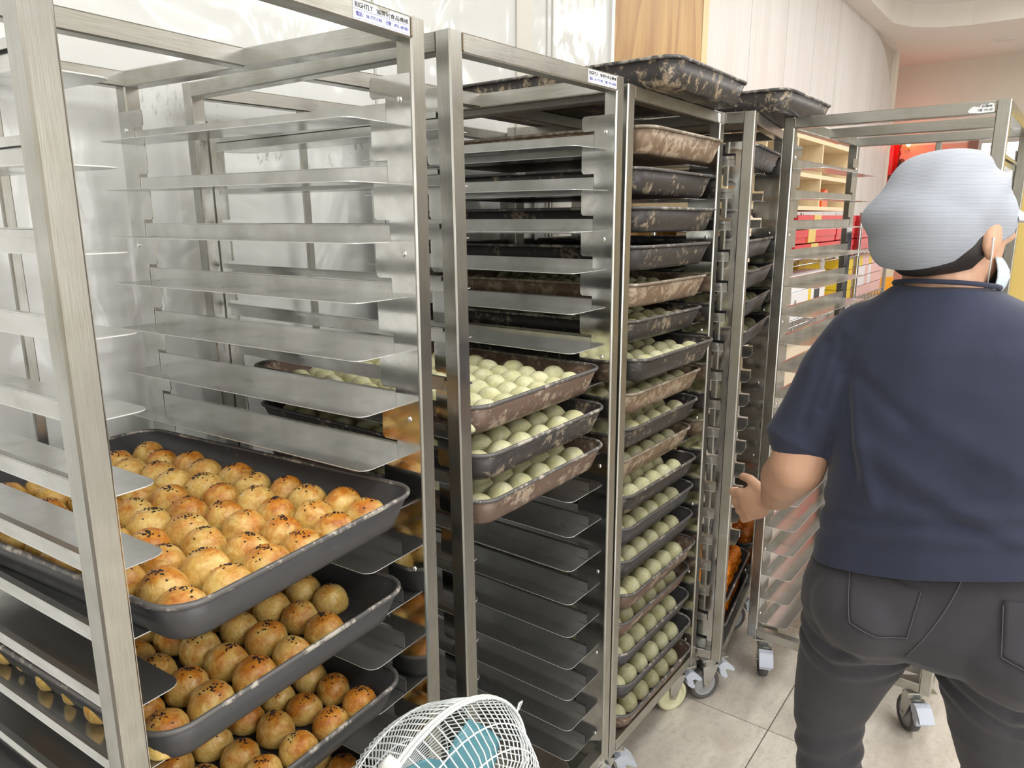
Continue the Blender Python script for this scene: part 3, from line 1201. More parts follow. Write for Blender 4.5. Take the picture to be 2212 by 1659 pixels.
for b in range(5):
    a0 = 2 * math.pi * b / 5 + .5
    m = MB()
    rows = []
    for q in range(9):
        r_ = .024 + (.128 - .024) * q / 8
        half = .30 + .16 * math.sin(math.pi * min(1, q / 7))
        sw = .20 * q / 8
        row = []
        for w_ in range(7):
            u = w_ / 6 * 2 - 1
            a = a0 + sw + u * half * (1 if q < 7 else (.85 if q == 7 else .6))
            row.append((r_ * math.cos(a), .012 + u * .014, r_ * math.sin(a)))
        rows.append(row)
    vs = [p for r_ in rows for p in r_] + [(p[0], p[1] + .0015, p[2]) for r_ in rows for p in r_]
    fs = []
    for q in range(8):
        for w_ in range(6):
            i0 = q * 7 + w_
            fs.append((i0, i0 + 1, i0 + 8, i0 + 7))
            fs.append((63 + i0, 63 + i0 + 7, 63 + i0 + 8, 63 + i0 + 1))
    edge = [w_ for w_ in range(7)] + [q * 7 + 6 for q in range(1, 9)] + [56 + w_ for w_ in range(5, -1, -1)] + [q * 7 for q in range(7, 0, -1)]
    for e0, e1 in zip(edge, edge[1:] + edge[:1]):
        fs.append((e0, e0 + 63, e1 + 63, e1))
    m.add(vs, fs, True)
    link('fan_blade', m.fixn('fan_blade', TEAL, 1e-7), fan, label='teal see-through blade')
m = MB()
m.cyl((0, -.072, 0), (0, -.130, 0), .048, .042, 24)
m.ell((0, -.130, 0), (.042, .022, .042), 20, 10)
link('motor_housing', m.mesh('motor_housing', FANW), fan)
m = MB()
m.cyl((0, -.10, -.03), (0, -.10, -FC[2] + .02), .011, n=16)
m.cyl((0, -.10, -.30), (0, -.10, -FC[2] + .02), .015, n=16)
link('pole', m.mesh('pole', FANW), fan)
m = MB()
m.cyl((0, -.10, -FC[2] - .0095), (0, -.10, -FC[2] + .018), .13, .12, 40)
m.cyl((0, -.10, -FC[2] + .018), (0, -.10, -FC[2] + .03), .12, .03, 40)
link('base', m.mesh('base', FANW), fan)
link('rear_plate', MB().cyl((0, -.067, 0), (0, -.072, 0), .040, n=24).mesh('rear_plate', FANW), fan)
#PART2
# ------------------------------------------------------------------ the worker


def grow(mb, voxel, name, mat, smooth=4, disp=None):
    me = mb.mesh(name, mat)
    o = bpy.data.objects.new(name, me)
    COL.objects.link(o)
    md = o.modifiers.new('r', 'REMESH')
    md.mode = 'VOXEL'
    md.voxel_size = voxel * K
    md.use_smooth_shade = True
    if smooth:
        sm = o.modifiers.new('s', 'SMOOTH')
        sm.iterations = smooth
        sm.factor = .5
    dg = bpy.context.evaluated_depsgraph_get()
    res = bpy.data.meshes.new_from_object(o.evaluated_get(dg))
    bpy.data.objects.remove(o)
    res.name = name
    if disp:
        nv = [Vector(v.normal) for v in res.vertices]
        for v, n_ in zip(res.vertices, nv):
            v.co += n_ * (disp(v.co / K, n_) * K)
    res.polygons.foreach_set('use_smooth', [True] * len(res.polygons))
    res.materials.clear()
    res.materials.append(mat)
    return res


def limb(mb, pts, n=16):
    """pts: (x, y, z, r) - tapered tubes with round joints"""
    for p, q in zip(pts[:-1], pts[1:]):
        mb.cyl(p[:3], q[:3], p[3], q[3], n)
    for p in pts:
        mb.ell(p[:3], (p[3],) * 3, n, 10)


def sections(mb, secs, n=32, p=2.3):
    rings = []
    for (z, x, y, rx, ry) in secs:
        ring = []
        for i in range(n):
            a = 2 * math.pi * i / n
            c, s_ = math.cos(a), math.sin(a)
            ring.append((x + rx * math.copysign(abs(c) ** (2 / p), c), y + ry * math.copysign(abs(s_) ** (2 / p), s_), z))
        rings.append(ring)
    mb.loft(rings)


SKIN = Mat('skin', (.66, .40, .27), .45)
SKIN.set('Base Color', mixc(SKIN.nt, SKIN.noise(18, 4, .6), (.70, .43, .29), (.58, .32, .21)))
SKIN.set('Subsurface Weight', .12)
SKIN.set('Subsurface Radius', (.02, .008, .004))
SKIN = SKIN.m


def cloth(name, a, b, sc, rough=.85):
    m = Mat(name, a, rough)
    n = m.noise(sc, 5, .65)
    w = m.noise(900, 2, .5)
    m.set('Base Color', mixc(m.nt, ramp(m.nt, n, [(.3, 0), (.7, 1)]), a, b))
    m.set('Sheen Weight', .12)
    m.bump(w, .25, .0005)
    return m.m


NAVY = cloth('navy_jersey', (.030, .037, .074), (.021, .027, .052), 7)
CHAR = cloth('charcoal_twill', (.050, .049, .058), (.037, .036, .043), 9)
HAIR = simple('black_hair', (.02, .016, .015), .5)
CAPM = Mat('white_mesh_cap', (.5, .55, .62), .8)
wv = nd(CAPM.nt, 'ShaderNodeTexWave')
wv.inputs['Scale'].default_value = 150
wv.bands_direction = 'Z'
wv.inputs['Distortion'].default_value = .6
CAPM.nt.links.new(CAPM.coord((1, .35, 1)), wv.inputs['Vector'])
CAPM.set('Base Color', mixc(CAPM.nt, ramp(CAPM.nt, wv.outputs['Fac'], [(.2, 0), (.8, 1)]), (.34, .365, .42), (.42, .45, .51)))
CAPM.bump(wv.outputs['Fac'], .2, .0006)
CAPM = CAPM.m
VISOR = simple('white_cap_visor', (.86, .88, .88), .5)
MASK = simple('pale_blue_face_mask', (.62, .72, .80), .7)

HC = Vector((.470, -.530, 1.289))           # head centre
FD = Vector((.86, -.51, -.04)).normalized()  # where the face points
SD = FD.cross(Vector((0, 0, 1))).normalized()  # the head's right side is +SD? (towards the camera when negative x)
UP = SD.cross(FD).normalized()
HR = Matrix((FD, SD, UP)).transposed()       # columns: forward, right, up


def hp(f, s, u):
    return HC + FD * f + SD * s + UP * u


b = MB()
# head: skull, face, jaw
b.ell(hp(-.006, 0, .014), (.084, .070, .080), 28, 20, HR)
b.ell(hp(.026, 0, -.018), (.062, .058, .080), 24, 16, HR)
b.ell(hp(.048, 0, -.066), (.034, .036, .032), 20, 12, HR)
b.ell(hp(.090, 0, -.014), (.014, .011, .020), 14, 10, HR)     # nose
b.ell(hp(.098, 0, -.022), (.010, .013, .009), 14, 10, HR)
b.ell(hp(.082, 0, -.048), (.012, .022, .006), 14, 8, HR)      # lips
b.ell(hp(.082, 0, -.056), (.011, .018, .006), 14, 8, HR)
for s in (-1, 1):
    b.ell(hp(.066, s * .036, .0), (.020, .018, .012), 14, 8, HR)   # cheek bones
    b.ell(hp(-.006, s * .074, -.006), (.017, .008, .026), 16, 12, HR)  # ears
    b.ell(hp(-.004, s * .073, -.026), (.009, .007, .010), 12, 8, HR)
limb(b, [(.468, -.528, 1.25, .052), (.470, -.535, 1.19, .054), (.475, -.555, 1.13, .070)], 20)
sections(b, [(1.17, .475, -.555, .06, .11), (1.10, .475, -.562, .08, .15), (.95, .475, -.565, .085, .135), (.80, .475, -.565, .09, .145), (.70, .48, -.585, .09, .15)])
WR = Vector((.555, -.290, .793))
limb(b, [(.470, -.425, 1.115, .052), (.452, -.372, 1.00, .045), (.436, -.358, .905, .0455), (.470, -.332, .868, .043), (.525, -.305, .815, .031), (*WR, .0235)], 20)
WR2 = Vector((.60, -.84, .80))
limb(b, [(.470, -.715, 1.115, .052), (.470, -.785, 1.00, .045), (.470, -.815, .905, .043), (.53, -.825, .85, .038), (.57, -.835, .815, .027), (*WR2, .0225)], 20)


def hand(b, W_, d, up, curl):
    d = d.normalized()
    n_ = d.cross(up).normalized()
    s_ = n_.cross(d).normalized()
    R_ = Matrix((d, s_, n_)).transposed()
    b.ell(W_ + d * .018, (.024, .021, .015), 16, 10, R_)
    b.ell(W_ + d * .046, (.036, .034, .0135), 20, 12, R_)
    b.ell(W_ + d * .034 + s_ * .020 + n_ * curl * .008, (.026, .014, .013), 16, 10, R_)
    for off, ln, sp in ((.0285, .92, .10), (.0098, 1.0, .03), (-.0092, .95, -.04), (-.0270, .78, -.12)):
        p = W_ + d * .066 + s_ * off * .92
        dirv = (d + s_ * sp).normalized()
        chain = [(*p, .0090)]
        ang = .35
        for seg, r_ in ((.030, .0084), (.021, .0076), (.016, .0062)):
            dd = dirv * math.cos(ang) + n_ * curl * math.sin(ang)
            p = p + dd * seg * ln
            chain.append((*p, r_))
            ang += .62
        limb(b, chain, 10)
    p = W_ + d * .022 + s_ * .022
    chain = [(*p, .0115)]
    for dd, seg, r_ in ((d * .62 + s_ * .72 + n_ * curl * .25, .030, .0098), (d * .85 + s_ * .35 + n_ * curl * .45, .024, .0085), (d * .9 + n_ * curl * .6, .010, .0070)):
        p = p + dd.normalized() * seg
        chain.append((*p, r_))
    limb(b, chain, 10)


hand(b, WR, Vector((.16, .74, -.40)), Vector((.1, .4, .9)), 1)
hand(b, WR2, Vector((.9, .1, -.35)), Vector((0, .2, 1)), -1)
LL = [(.48, -.468, .66, .070), (.482, -.456, .56, .064), (.488, -.436, .44, .050), (.49, -.445, .33, .044), (.485, -.450, .20, .040), (.465, -.450, .075, .032)]
RL = [(.48, -.660, .66, .070), (.482, -.683, .56, .064), (.488, -.706, .44, .050), (.49, -.710, .33, .044), (.485, -.706, .20, .040), (.465, -.700, .075, .032)]
limb(b, LL)
limb(b, RL)
for y in (-.450, -.700):
    b.ell((.51, y, .030), (.085, .034, .030), 18, 10)
person = link('person', grow(b, .0036, 'person', SKIN, 3), None, None,
              'person seen from behind in navy T-shirt, charcoal trousers and white puffy cap', 'person')

# t-shirt
b = MB()
sections(b, [(.70, .470, -.602, .140, .212), (.79, .470, -.600, .136, .206), (.86, .470, -.598, .130, .199), (.94, .468, -.592, .122, .188), (1.02, .466, -.584, .114, .180),
             (1.08, .466, -.575, .108, .178), (1.13, .468, -.565, .098, .170), (1.168, .470, -.556, .084, .138), (1.195, .470, -.545, .070, .095), (1.214, .470, -.536, .061, .066)], 40, 2.3)
limb(b, [(.468, -.450, 1.115, .070), (.460, -.405, 1.055, .066), (.450, -.372, .985, .0585), (.446, -.358, .958, .0560)], 24)
b.cyl((.446, -.358, .960), (.440, -.352, .940), .0560, .0575, 24)
limb(b, [(.468, -.695, 1.115, .070), (.470, -.745, 1.055, .066), (.470, -.785, .985, .0585), (.470, -.798, .958, .0560)], 24)
b.cyl((.470, -.798, .960), (.470, -.805, .940), .0560, .0575, 24)


def folds(v, n_):
    x, y, z = v
    f = 0
    f += .0055 * noise.noise(Vector((x * 7, y * 5 + z * 2, z * 9)))
    # soft horizontal drag folds above the hem
    zz_ = z + .27 * (y + .397)
    w = max(0, 1 - abs(zz_ - .835) / .06)
    f += .0038 * w * math.sin((zz_ + .22 * (y + .56) ** 2 - .05 * y + .010 * noise.noise(Vector((y * 9, x * 5, 3)))) * 150)
    # drag folds running out of the armpit and along the sleeve
    for y0, z0, y1, z1, w_, amp in ((-.425, 1.075, -.455, .93, .011, -.007), (-.435, 1.06, -.49, .90, .012, .005), (-.415, 1.10, -.52, 1.03, .012, -.004), (-.395, 1.12, -.372, .99, .010, -.005),
                                    (-.415, 1.13, -.395, 1.02, .009, -.005), (-.47, .98, -.68, .88, .018, .005), (-.50, .93, -.72, .86, .014, -.004), (-.56, 1.03, -.72, .95, .02, .004)):
        ax, az = y1 - y0, z1 - z0
        t = max(0, min(1, ((y - y0) * ax + (z - z0) * az) / (ax * ax + az * az)))
        dd = math.hypot(y - y0 - t * ax, z - z0 - t * az)
        f += amp * math.exp(-(dd / w_) ** 2) * (1 if n_.x < .3 else .2)
    f += .005 * noise.noise(Vector((x * 3, y * 14 + z * 9, z * 4 - y * 5)))
    return f


sm_ = grow(b, .0048, 't_shirt', NAVY, 8, folds)
bm = bmesh.new()
bm.from_mesh(sm_)
bmesh.ops.bisect_plane(bm, geom=bm.verts[:] + bm.edges[:] + bm.faces[:], plane_co=Vector((.47, -.397, .757)) * K, plane_no=Vector((0, .270, 1)).normalized(), clear_inner=True)
bm.to_mesh(sm_)
bm.free()
shirt = link('t_shirt', sm_, person, label='navy short-sleeved T-shirt')
so = shirt.modifiers.new('thickness', 'SOLIDIFY')
so.thickness = .004
m = MB()
ring = []
for i in range(40):
    a = 2 * math.pi * i / 40
    ring.append((.470 + .062 * math.cos(a), -.537 + .068 * math.sin(a), 1.214 - .010 * math.cos(a)))
m.tube(ring, .0038, 8, True)
link('collar', m.mesh('collar', NAVY), shirt)

# trousers
b = MB()
sections(b, [(.90, .474, -.598, .095, .165), (.82, .472, -.598, .112, .188), (.76, .472, -.596, .124, .202), (.71, .470, -.592, .130, .210), (.665, .472, -.584, .124, .206), (.645, .476, -.578, .105, .185)], 40, 2.4)
for y in (-.500, -.690):
    b.ell((.418, y, .700), (.088, .096, .085), 24, 14)
limb(b, [(.476, -.478, .665, .100), (.480, -.466, .60, .088), (.484, -.452, .54, .076), (.490, -.436, .44, .062), (.492, -.446, .33, .056), (.486, -.450, .20, .054), (.470, -.450, .085, .050)], 24)
limb(b, [(.476, -.688, .665, .106), (.480, -.690, .60, .096), (.484, -.696, .54, .084), (.490, -.708, .44, .064), (.492, -.712, .33, .058), (.486, -.708, .20, .055), (.470, -.702, .085, .050)], 24)


def folds2(v, n_):
    x, y, z = v
    f = .003 * noise.noise(Vector((x * 8, y * 6, z * 10)))
    ly = y + .45 if y > -.566 else y + .70
    w = max(0, 1 - abs(z - .605) / .05)
    f += .0045 * w * math.sin((z - abs(ly) * .35) * 170)
    w = max(0, 1 - abs(z - .37) / .09)
    f += .0028 * w * math.sin((z + ly * .5 + .01 * noise.noise(Vector((y * 20, 0, z * 6)))) * 130)
    f += .0025 * noise.noise(Vector((x * 5, y * 22, z * 9)))
    return f


tr = grow(b, .0048, 'trousers', CHAR, 8, folds2)
trousers = link('trousers', tr, person, label='charcoal trousers with two back pockets')
bvh = BVHTree.FromPolygons([v.co / K for v in tr.vertices], [tuple(p.vertices) for p in tr.polygons])


def on_back(y, z, off):
    h = bvh.ray_cast(Vector((.0, y, z)), Vector((1, 0, 0)))
    return (h[0] + Vector((-1, 0, 0)) * off) if h[0] else Vector((.36, y, z))


def patch(quad, name, mat, off=.0028, n=12):
    (a, b_, c, d_) = [Vector((p[0], p[1], 0)) for p in quad]
    vs = []
    for o_ in (off, -.002):
        for j in range(n + 1):
            for i in range(n + 1):
                u, w = i / n, j / n
                p = (a * (1 - u) + b_ * u) * (1 - w) + (d_ * (1 - u) + c * u) * w
                # pointed lower edge
                p.y -= .010 * w * (1 - abs(2 * u - 1))
                vs.append(on_back(p.x, p.y, o_))
    fs, N = [], (n + 1) ** 2
    for j in range(n):
        for i in range(n):
            q = j * (n + 1) + i
            fs.append((q, q + 1, q + n + 2, q + n + 1))
    edge = [i for i in range(n)] + [j * (n + 1) + n for j in range(n)] + [n * (n + 1) + i for i in range(n, 0, -1)] + [j * (n + 1) for j in range(n, 0, -1)]
    for e0, e1 in zip(edge, edge[1:] + edge[:1]):
        fs.append((e0, e0 + N, e1 + N, e1))
    m = MB()
    m.add(vs, fs, True)
    o = link(name, m.fixn(name, mat, 1e-7), trousers)
    return [vs[e] for e in edge]


STITCH = simple('grey_stitching', (.085, .08, .09), .8)
for quad in ([(-.464, .790), (-.569, .780), (-.560, .706), (-.482, .708)], [(-.667, .795), (-.765, .800), (-.755, .722), (-.675, .722)]):
    e = patch(quad, 'back_pocket', CHAR)
    m = MB()
    m.tube([p + Vector((-.0012, 0, 0)) for p in e[12:]], .0009, 5)
    link('pocket_stitching', m.mesh('pocket_stitching', STITCH), trousers)
m = MB()
m.tube([on_back(-.618 + .058 * (k / 16) ** 1.5, .83 - .01 * k, .0005) for k in range(17)], .0013, 5)
link('seat_seam', m.mesh('seat_seam', STITCH), trousers)

# cap: puffy crown, gathered band, visor
b = MB()
b.ell(hp(-.008, -.006, .032), (.096, .090, .088), 32, 20, HR)
b.ell(hp(-.034, -.008, .012), (.080, .086, .080), 28, 16, HR)
b.ell(hp(.030, -.004, .036), (.056, .070, .050), 24, 16, HR)


def puff(v, n_):
    q = v - HC
    f, s_, u = q.dot(FD), q.dot(SD), q.dot(UP)
    w = .0028 * math.sin(u * 75 - f * 45 - s_ * 30 + 4 * noise.noise(v * 9)) + .006 * noise.noise(Vector((f * 10, s_ * 10, u * 22)))
    return w


capm = grow(b, .0048, 'cap', CAPM, 6, puff)
bm = bmesh.new()
bm.from_mesh(capm)
pc = hp(-.03, 0, -.030) * K
pn = (UP * .93 + FD * -.42).normalized()
bmesh.ops.bisect_plane(bm, geom=bm.verts[:] + bm.edges[:] + bm.faces[:], plane_co=pc, plane_no=pn, clear_inner=True)
bm.to_mesh(capm)
bm.free()
sd_ = capm
cap = link('cap', capm, person, label='white puffy mesh work cap')
so = cap.modifiers.new('thickness', 'SOLIDIFY')
so.thickness = .0015
m = MB()
rows = []
for i in range(15):
    a = math.radians(-72 + 144 * i / 14)
    row = []
    for (r0, dz) in ((.0, .0), (.4, .001), (.8, -.005), (1.0, -.012)):
        ext = .044 * r0 * math.cos(a * .8)
        row.append(hp((.076 + ext) * math.cos(a) + .006, (.068 + ext * .6) * math.sin(a), .032 + dz))
    rows.append(row)
vs = [p for r_ in rows for p in r_]
N = len(vs)
vs += [p + UP * .003 for p in vs]
fs = []
for i in range(14):
    for j in range(3):
        q = i * 4 + j
        fs += [(q, q + 4, q + 5, q + 1), (N + q, N + q + 1, N + q + 5, N + q + 4)]
edge = [i * 4 for i in range(15)] + [14 * 4 + j for j in (1, 2, 3)] + [i * 4 + 3 for i in range(13, -1, -1)] + [2, 1]
for e0, e1 in zip(edge, edge[1:] + edge[:1]):
    fs.append((e0, e1, e1 + N, e0 + N))
m.add(vs, fs, True)
link('visor', m.fixn('visor', VISOR, 1e-7), cap)
# band edge of the cap follows the lower hem
# hair under the cap
b = MB()
b.ell(hp(-.014, 0, .0), (.080, .0735, .072), 28, 18, HR)
b.ell(hp(-.046, 0, -.028), (.034, .054, .038), 20, 12, HR)
hm = grow(b, .005, 'hair', HAIR, 3, lambda v, n_: .0015 * noise.noise(Vector((v.x * 30, v.y * 30, v.z * 90))))
bm = bmesh.new()
bm.from_mesh(hm)
bmesh.ops.bisect_plane(bm, geom=bm.verts[:] + bm.edges[:] + bm.faces[:], plane_co=hp(-.02, 0, -.050) * K, plane_no=(UP * .95 + FD * -.30).normalized(), clear_inner=True)
bmesh.ops.bisect_plane(bm, geom=bm.verts[:] + bm.edges[:] + bm.faces[:], plane_co=hp(.012, 0, 0) * K, plane_no=(FD * -1 + UP * .5).normalized(), clear_inner=True)
bm.to_mesh(hm)
bm.free()
link('hair', hm, person, label='short black hair under the cap')
# mask with ear loops
b = MB()
rings = []
for j in range(7):
    u = -.086 + .058 * j / 6
    bul = math.sin(math.pi * j / 6)
    ring = []
    for i in range(13):
        a = math.radians(-78 + 156 * i / 12)
        ring.append(hp((.072 + .030 * bul) * math.cos(a) + .012, (.060 + .004 * bul) * math.sin(a), u + .004 * math.cos(a * 3)))
    rings.append(ring)
vs = [p for r_ in rings for p in r_]
fs = [(j * 13 + i, j * 13 + i + 1, (j + 1) * 13 + i + 1, (j + 1) * 13 + i) for j in range(6) for i in range(12)]
b.add(vs, fs, True)
mk = link('face_mask', b.mesh('face_mask', MASK), person, label='pale blue face mask')
so = mk.modifiers.new('thickness', 'SOLIDIFY')
so.thickness = .002
m = MB()
for s in (-1, 1):
    m.tube([hp(.018, s * .061, -.034), hp(.002, s * .076, -.018), hp(-.016, s * .082, -.004), hp(-.014, s * .082, -.022), hp(.018, s * .061, -.076)], .0011, 5)
link('ear_loop', m.mesh('ear_loop', simple('white_elastic', (.85, .85, .85), .6)), mk)
for s in (-1, 1):
    m = MB()
    m.ell(hp(.080, s * .028, .008), (.008, .011, .008), 14, 10, HR)
    e = link('eye', m.mesh('eye', simple('eye_white', (.8, .8, .78), .2)), person)
    link('iris', MB().ell(hp(.0865, s * .028, .008), (.0025, .005, .005), 12, 8, HR).mesh('iris', HAIR), e)
SHOE = simple('black_shoe', (.03, .03, .03), .5)
for y in (-.450, -.700):
    b = MB()
    b.ell((.515, y, .030), (.098, .044, .040), 20, 12)
    b.ell((.470, y, .050), (.050, .042, .048), 16, 10)
    b.box(.42, .60, y - .030, y + .030, -.009, .016)
    link('shoe', grow(b, .006, 'shoe', SHOE, 3, lambda v, n_: 0), person)

# ------------------------------------------------------------------ behind the racks: pigeonhole cabinet, wire shelf, boxes
YF, YB_ = .30, .66
cab = link('pigeonhole_cabinet', None, None, T(0, 0, 0), 'light pine pigeonhole cabinet on the back wall, seen through the empty rack', 'cabinet')
cx0, cx1, cz0, cz1 = 1.75, 3.52, 1.345, 1.662
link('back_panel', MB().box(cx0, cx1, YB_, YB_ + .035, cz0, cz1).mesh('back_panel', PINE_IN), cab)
for z in (cz0, 1.488, cz1 - .018):
    link('shelf_board', MB().box(cx0, cx1, YF, YB_, z, z + .018).mesh('shelf_board', PINE), cab)
for x in (cx0, 2.13, 2.53, 2.925, cx1 - .016):
    for z0, z1 in ((cz0 + .018, 1.488), (1.506, cz1 - .018)):
        link('upright', MB().box(x, x + .016, YF, YB_, z0, z1).mesh('upright', PINE), cab)

BAG = Mat('clear_plastic_bag', (.95, .95, .96), .18)
BAG.set('Transmission Weight', .75)
BAG.set('IOR', 1.15)
BAG.set('Alpha', .55)
BAG.bump(BAG.noise(30, 4, .7, dist=1.5), .9, .01)
BAG = BAG.m


def bag(cx_, cy_, z, rx, ry, h, seed, label):
    mb = MB()
    off = Vector((seed * 3.1, seed, 0))
    rings = []
    for j in range(10):
        t = j / 9
        ring = []
        for i in range(24):
            a = 2 * math.pi * i / 24
            k = (1 - .72 * t ** 1.6) * (1 + .28 * noise.noise(Vector((math.cos(a) * 1.6, math.sin(a) * 1.6, t * 3)) + off))
            if j == 0:
                k *= .9
            ring.append((cx_ + rx * k * math.cos(a), cy_ + ry * k * math.sin(a), z + h * t * (1 + .15 * noise.noise(Vector((a, seed, 0))))))
        rings.append(ring)
    mb.loft(rings, True, True, True)
    return link('plastic_bag', mb.mesh('plastic_bag', BAG), None, None, label, 'bag')


bag(2.735, .40, 1.507, .13, .06, .095, 1, 'clear crumpled plastic bag in the upper left pigeonhole')
bag(2.335, .42, 1.507, .13, .07, .10, 2, 'clear plastic bag in the pigeonhole behind the fourth rack')
bag(2.335, .42, 1.364, .13, .07, .10, 6, 'crumpled clear bag in the lower pigeonhole behind the fourth rack')
bag(2.735, .40, 1.364, .13, .06, .075, 3, 'low crumpled plastic bag in the lower left pigeonhole')
bag(3.03, .40, 1.364, .08, .05, .065, 4, 'small clear bag beside the orange packet')
pk = MB().prism([(3.10, 1.364), (3.20, 1.364), (3.21, 1.43), (3.17, 1.452), (3.10, 1.43)], 1, .33, .36)
link('snack_packet', pk.mesh('snack_packet', simple('orange_packet', (.90, .13, .03), .35)), None, None, 'bright orange packet standing in the lower pigeonhole', 'packet')
link('red_box', MB().box(2.98, 3.35, .34, .60, cz1 + .001, cz1 + .03).mesh('red_box', simple('dull_red_card', (.55, .06, .05), .4)), None, None, 'flat red box lying on top of the pine cabinet', 'box')

CHROME = simple('chrome_wire', (.70, .71, .72), .18, 1.)
ws = link('wire_shelf', None, None, T(0, 0, 0), 'chrome wire shelf unit loaded with boxes below the pine cabinet', 'shelf')
sx0, sx1 = 1.85, 4.64
shz = [1.128, .850, .50, .16]
for x in (sx0, 3.805, sx1):
    for y in (YF - .01, .62):
        top = 1.34 if x < 3.9 else 1.34
        m = MB()
        m.cyl((x, y, -.009), (x, y, top if x > 3.5 else 1.335), .0115, n=14)
        for k in range(26):
            m.cyl((x, y, .05 + k * .05), (x, y, .054 + k * .05), .0125, n=14)
        link('shelf_post', m.mesh('shelf_post', CHROME), ws)
for z in shz:
    m = MB()
    for y in (YF - .01, .62):
        m.tube([(sx0, y, z), (sx1, y, z)], .003, 6)
        m.tube([(sx0, y, z - .028), (sx1, y, z - .028)], .003, 6)
        n = 60
        m.tube([(sx0 + (sx1 - sx0) * k / n, y, z - .002 - (.024 if k % 2 else 0)) for k in range(n + 1)], .002, 5)
    for k in range(56):
        x = sx0 + (sx1 - sx0) * (k + .5) / 56
        m.tube([(x, YF - .01, z), (x, .62, z)], .0018, 4)
    link('wire_deck', m.mesh('wire_deck', CHROME), ws)

RED = simple('red_gift_card', (.66, .035, .04), .38, nz=.1)
GOLD = simple('gold_band', (.68, .47, .10), .35)
YEL = simple('yellow_card', (.86, .62, .04), .45, nz=.15, nscale=8)
WHC = simple('white_card', (.84, .82, .84), .45)
PINK = simple('pink_card', (.84, .52, .50), .5)
CREAM = simple('cream_carton', (.80, .68, .52), .6)
DARKC = simple('dark_card', (.06, .06, .07), .5)


def boxed(x0, x1, y0, y1, z0, z1, mat, label, name='gift_box', lid=True, band=None, cat='box', group=None):
    m = MB()
    if lid:
        m.box(x0 + .003, x1 - .003, y0 + .003, y1 - .003, z0, z0 + (z1 - z0) * .62)
        o = link(name, m.mesh(name, mat), None, None, label, cat, group)
        link('lid', MB().box(x0, x1, y0, y1, z0 + (z1 - z0) * .45, z1).mesh('lid', mat), o)
    else:
        m.cbox(x0, x1, y0, y1, z0, z1, 2, .002)
        o = link(name, m.mesh(name, mat), None, None, label, cat, group)
    if band:
        link('band', MB().box(band[0], band[1], y0 - .0015, y1 + .0015, z0 + .001, z1 + .0015).mesh('band', GOLD), o, label='gold paper band')
    return o


zz = shz[0] + .003
hgt = .060
for i, (a, b_, c) in enumerate(((2.60, 3.34, 2.86), (2.58, 3.30, 2.80), (2.62, 3.34, 2.88))):
    boxed(a, b_, YF, .56, zz + i * (hgt + .006), zz + i * (hgt + .006) + hgt, RED, f'red gift box with gold band, {["bottom", "middle", "top"][i]} of the left stack', band=(c, c + .12))
for i in range(3):
    boxed(3.36 + i * .01, 3.76, YF + .01, .56, zz + i * .066, zz + i * .066 + .060, RED, f'plain red gift box, {["bottom", "middle", "top"][i]} of the stack beside the chrome post')
for i in range(3):
    boxed(3.84, 4.20 + (.06 if i == 0 else 0), YF, .56, zz + i * .066, zz + i * .066 + .060, RED, f'red gift box, {["bottom", "middle", "top"][i]} of the right stack behind the cap')
boxed(4.27, 4.42, YF + .02, .5, zz, zz + .12, WHC, 'white box at the right end of the red stacks', 'carton', False)
for i in range(3):
    boxed(1.95 + .02 * i, 2.48 - .015 * i, YF, .58, zz + .064 * i, zz + .062 + .064 * i, CREAM, f'cream carton, {["bottom", "middle", "top"][i]} of the stack behind the fourth rack', 'carton', False)
# second deck: yellow, white, dark, pink
z2 = shz[1] + .003
boxed(2.60, 3.10, .44, .60, z2, z2 + .245, YEL, 'wide yellow box behind the white boxes', 'carton', False)
boxed(3.12, 3.52, .42, .60, z2, z2 + .250, YEL, 'second yellow box, right of the wide yellow one', 'carton', False)
boxed(2.62, 3.20, YF + .01, .43, z2 + .125, z2 + .200, WHC, 'long white box lying on the upright cartons', 'carton', False)
xs = 2.62
for w_, mt, nm in ((.20, WHC, 'white carton with a round grey mark'), (.07, WHC, 'narrow white carton'), (.05, YEL, 'thin yellow carton'), (.05, WHC, 'thin white carton'), (.10, DARKC, 'dark grey carton'), (.10, WHC, 'white carton right of the dark one')):
    o = boxed(xs, xs + w_ - .004, YF, .42, z2, z2 + .122, mt, nm + ' on the middle wire deck', 'carton', False)
    if 'round' in nm:
        link('round_mark', MB().cyl((xs + .06, YF - .001, z2 + .07), (xs + .06, YF + .001, z2 + .07), .020, n=20).mesh('round_mark', simple('grey_print', (.35, .32, .32), .5)), o)
    xs += w_
for i in range(4):
    boxed(3.62, 3.76, YF, .42, z2 + i * .058, z2 + i * .058 + .055, YEL, f'small yellow box, {ORD[i]} from below left of the chrome post', 'carton', False)
pinkr = random.Random(5)
for rw in range(4):
    x = 3.84
    cidx = 0
    while x < 4.56:
        w_ = .085 if rw != 0 else .075
        mt = WHC if (rw in (1, 2) and cidx < 5 and pinkr.random() < .8) or (rw == 3 and cidx in (0,)) else (YEL if rw == 3 and cidx in (1, 4) else PINK)
        cn = {WHC.name: 'white', YEL.name: 'yellow', PINK.name: 'pink'}[mt.name]
        boxed(x, x + w_ - .006, YF, YF + .10, z2 + rw * .060, z2 + rw * .060 + .056, mt, f'small {cn} box, {ORD[cidx]} from the chrome post, {ORD[rw]} layer up', 'small_box', False, group='small boxes piled behind the worker')
        x += w_
        cidx += 1
boxed(2.0, 2.5, YF, .55, z2, z2 + .15, CREAM, 'cream carton on the middle deck behind the fourth rack', 'carton', False)
boxed(2.62, 3.3, YF + .02, .58, shz[2] + .003, shz[2] + .2, CREAM, 'large cream carton on the lower wire deck', 'carton', False)
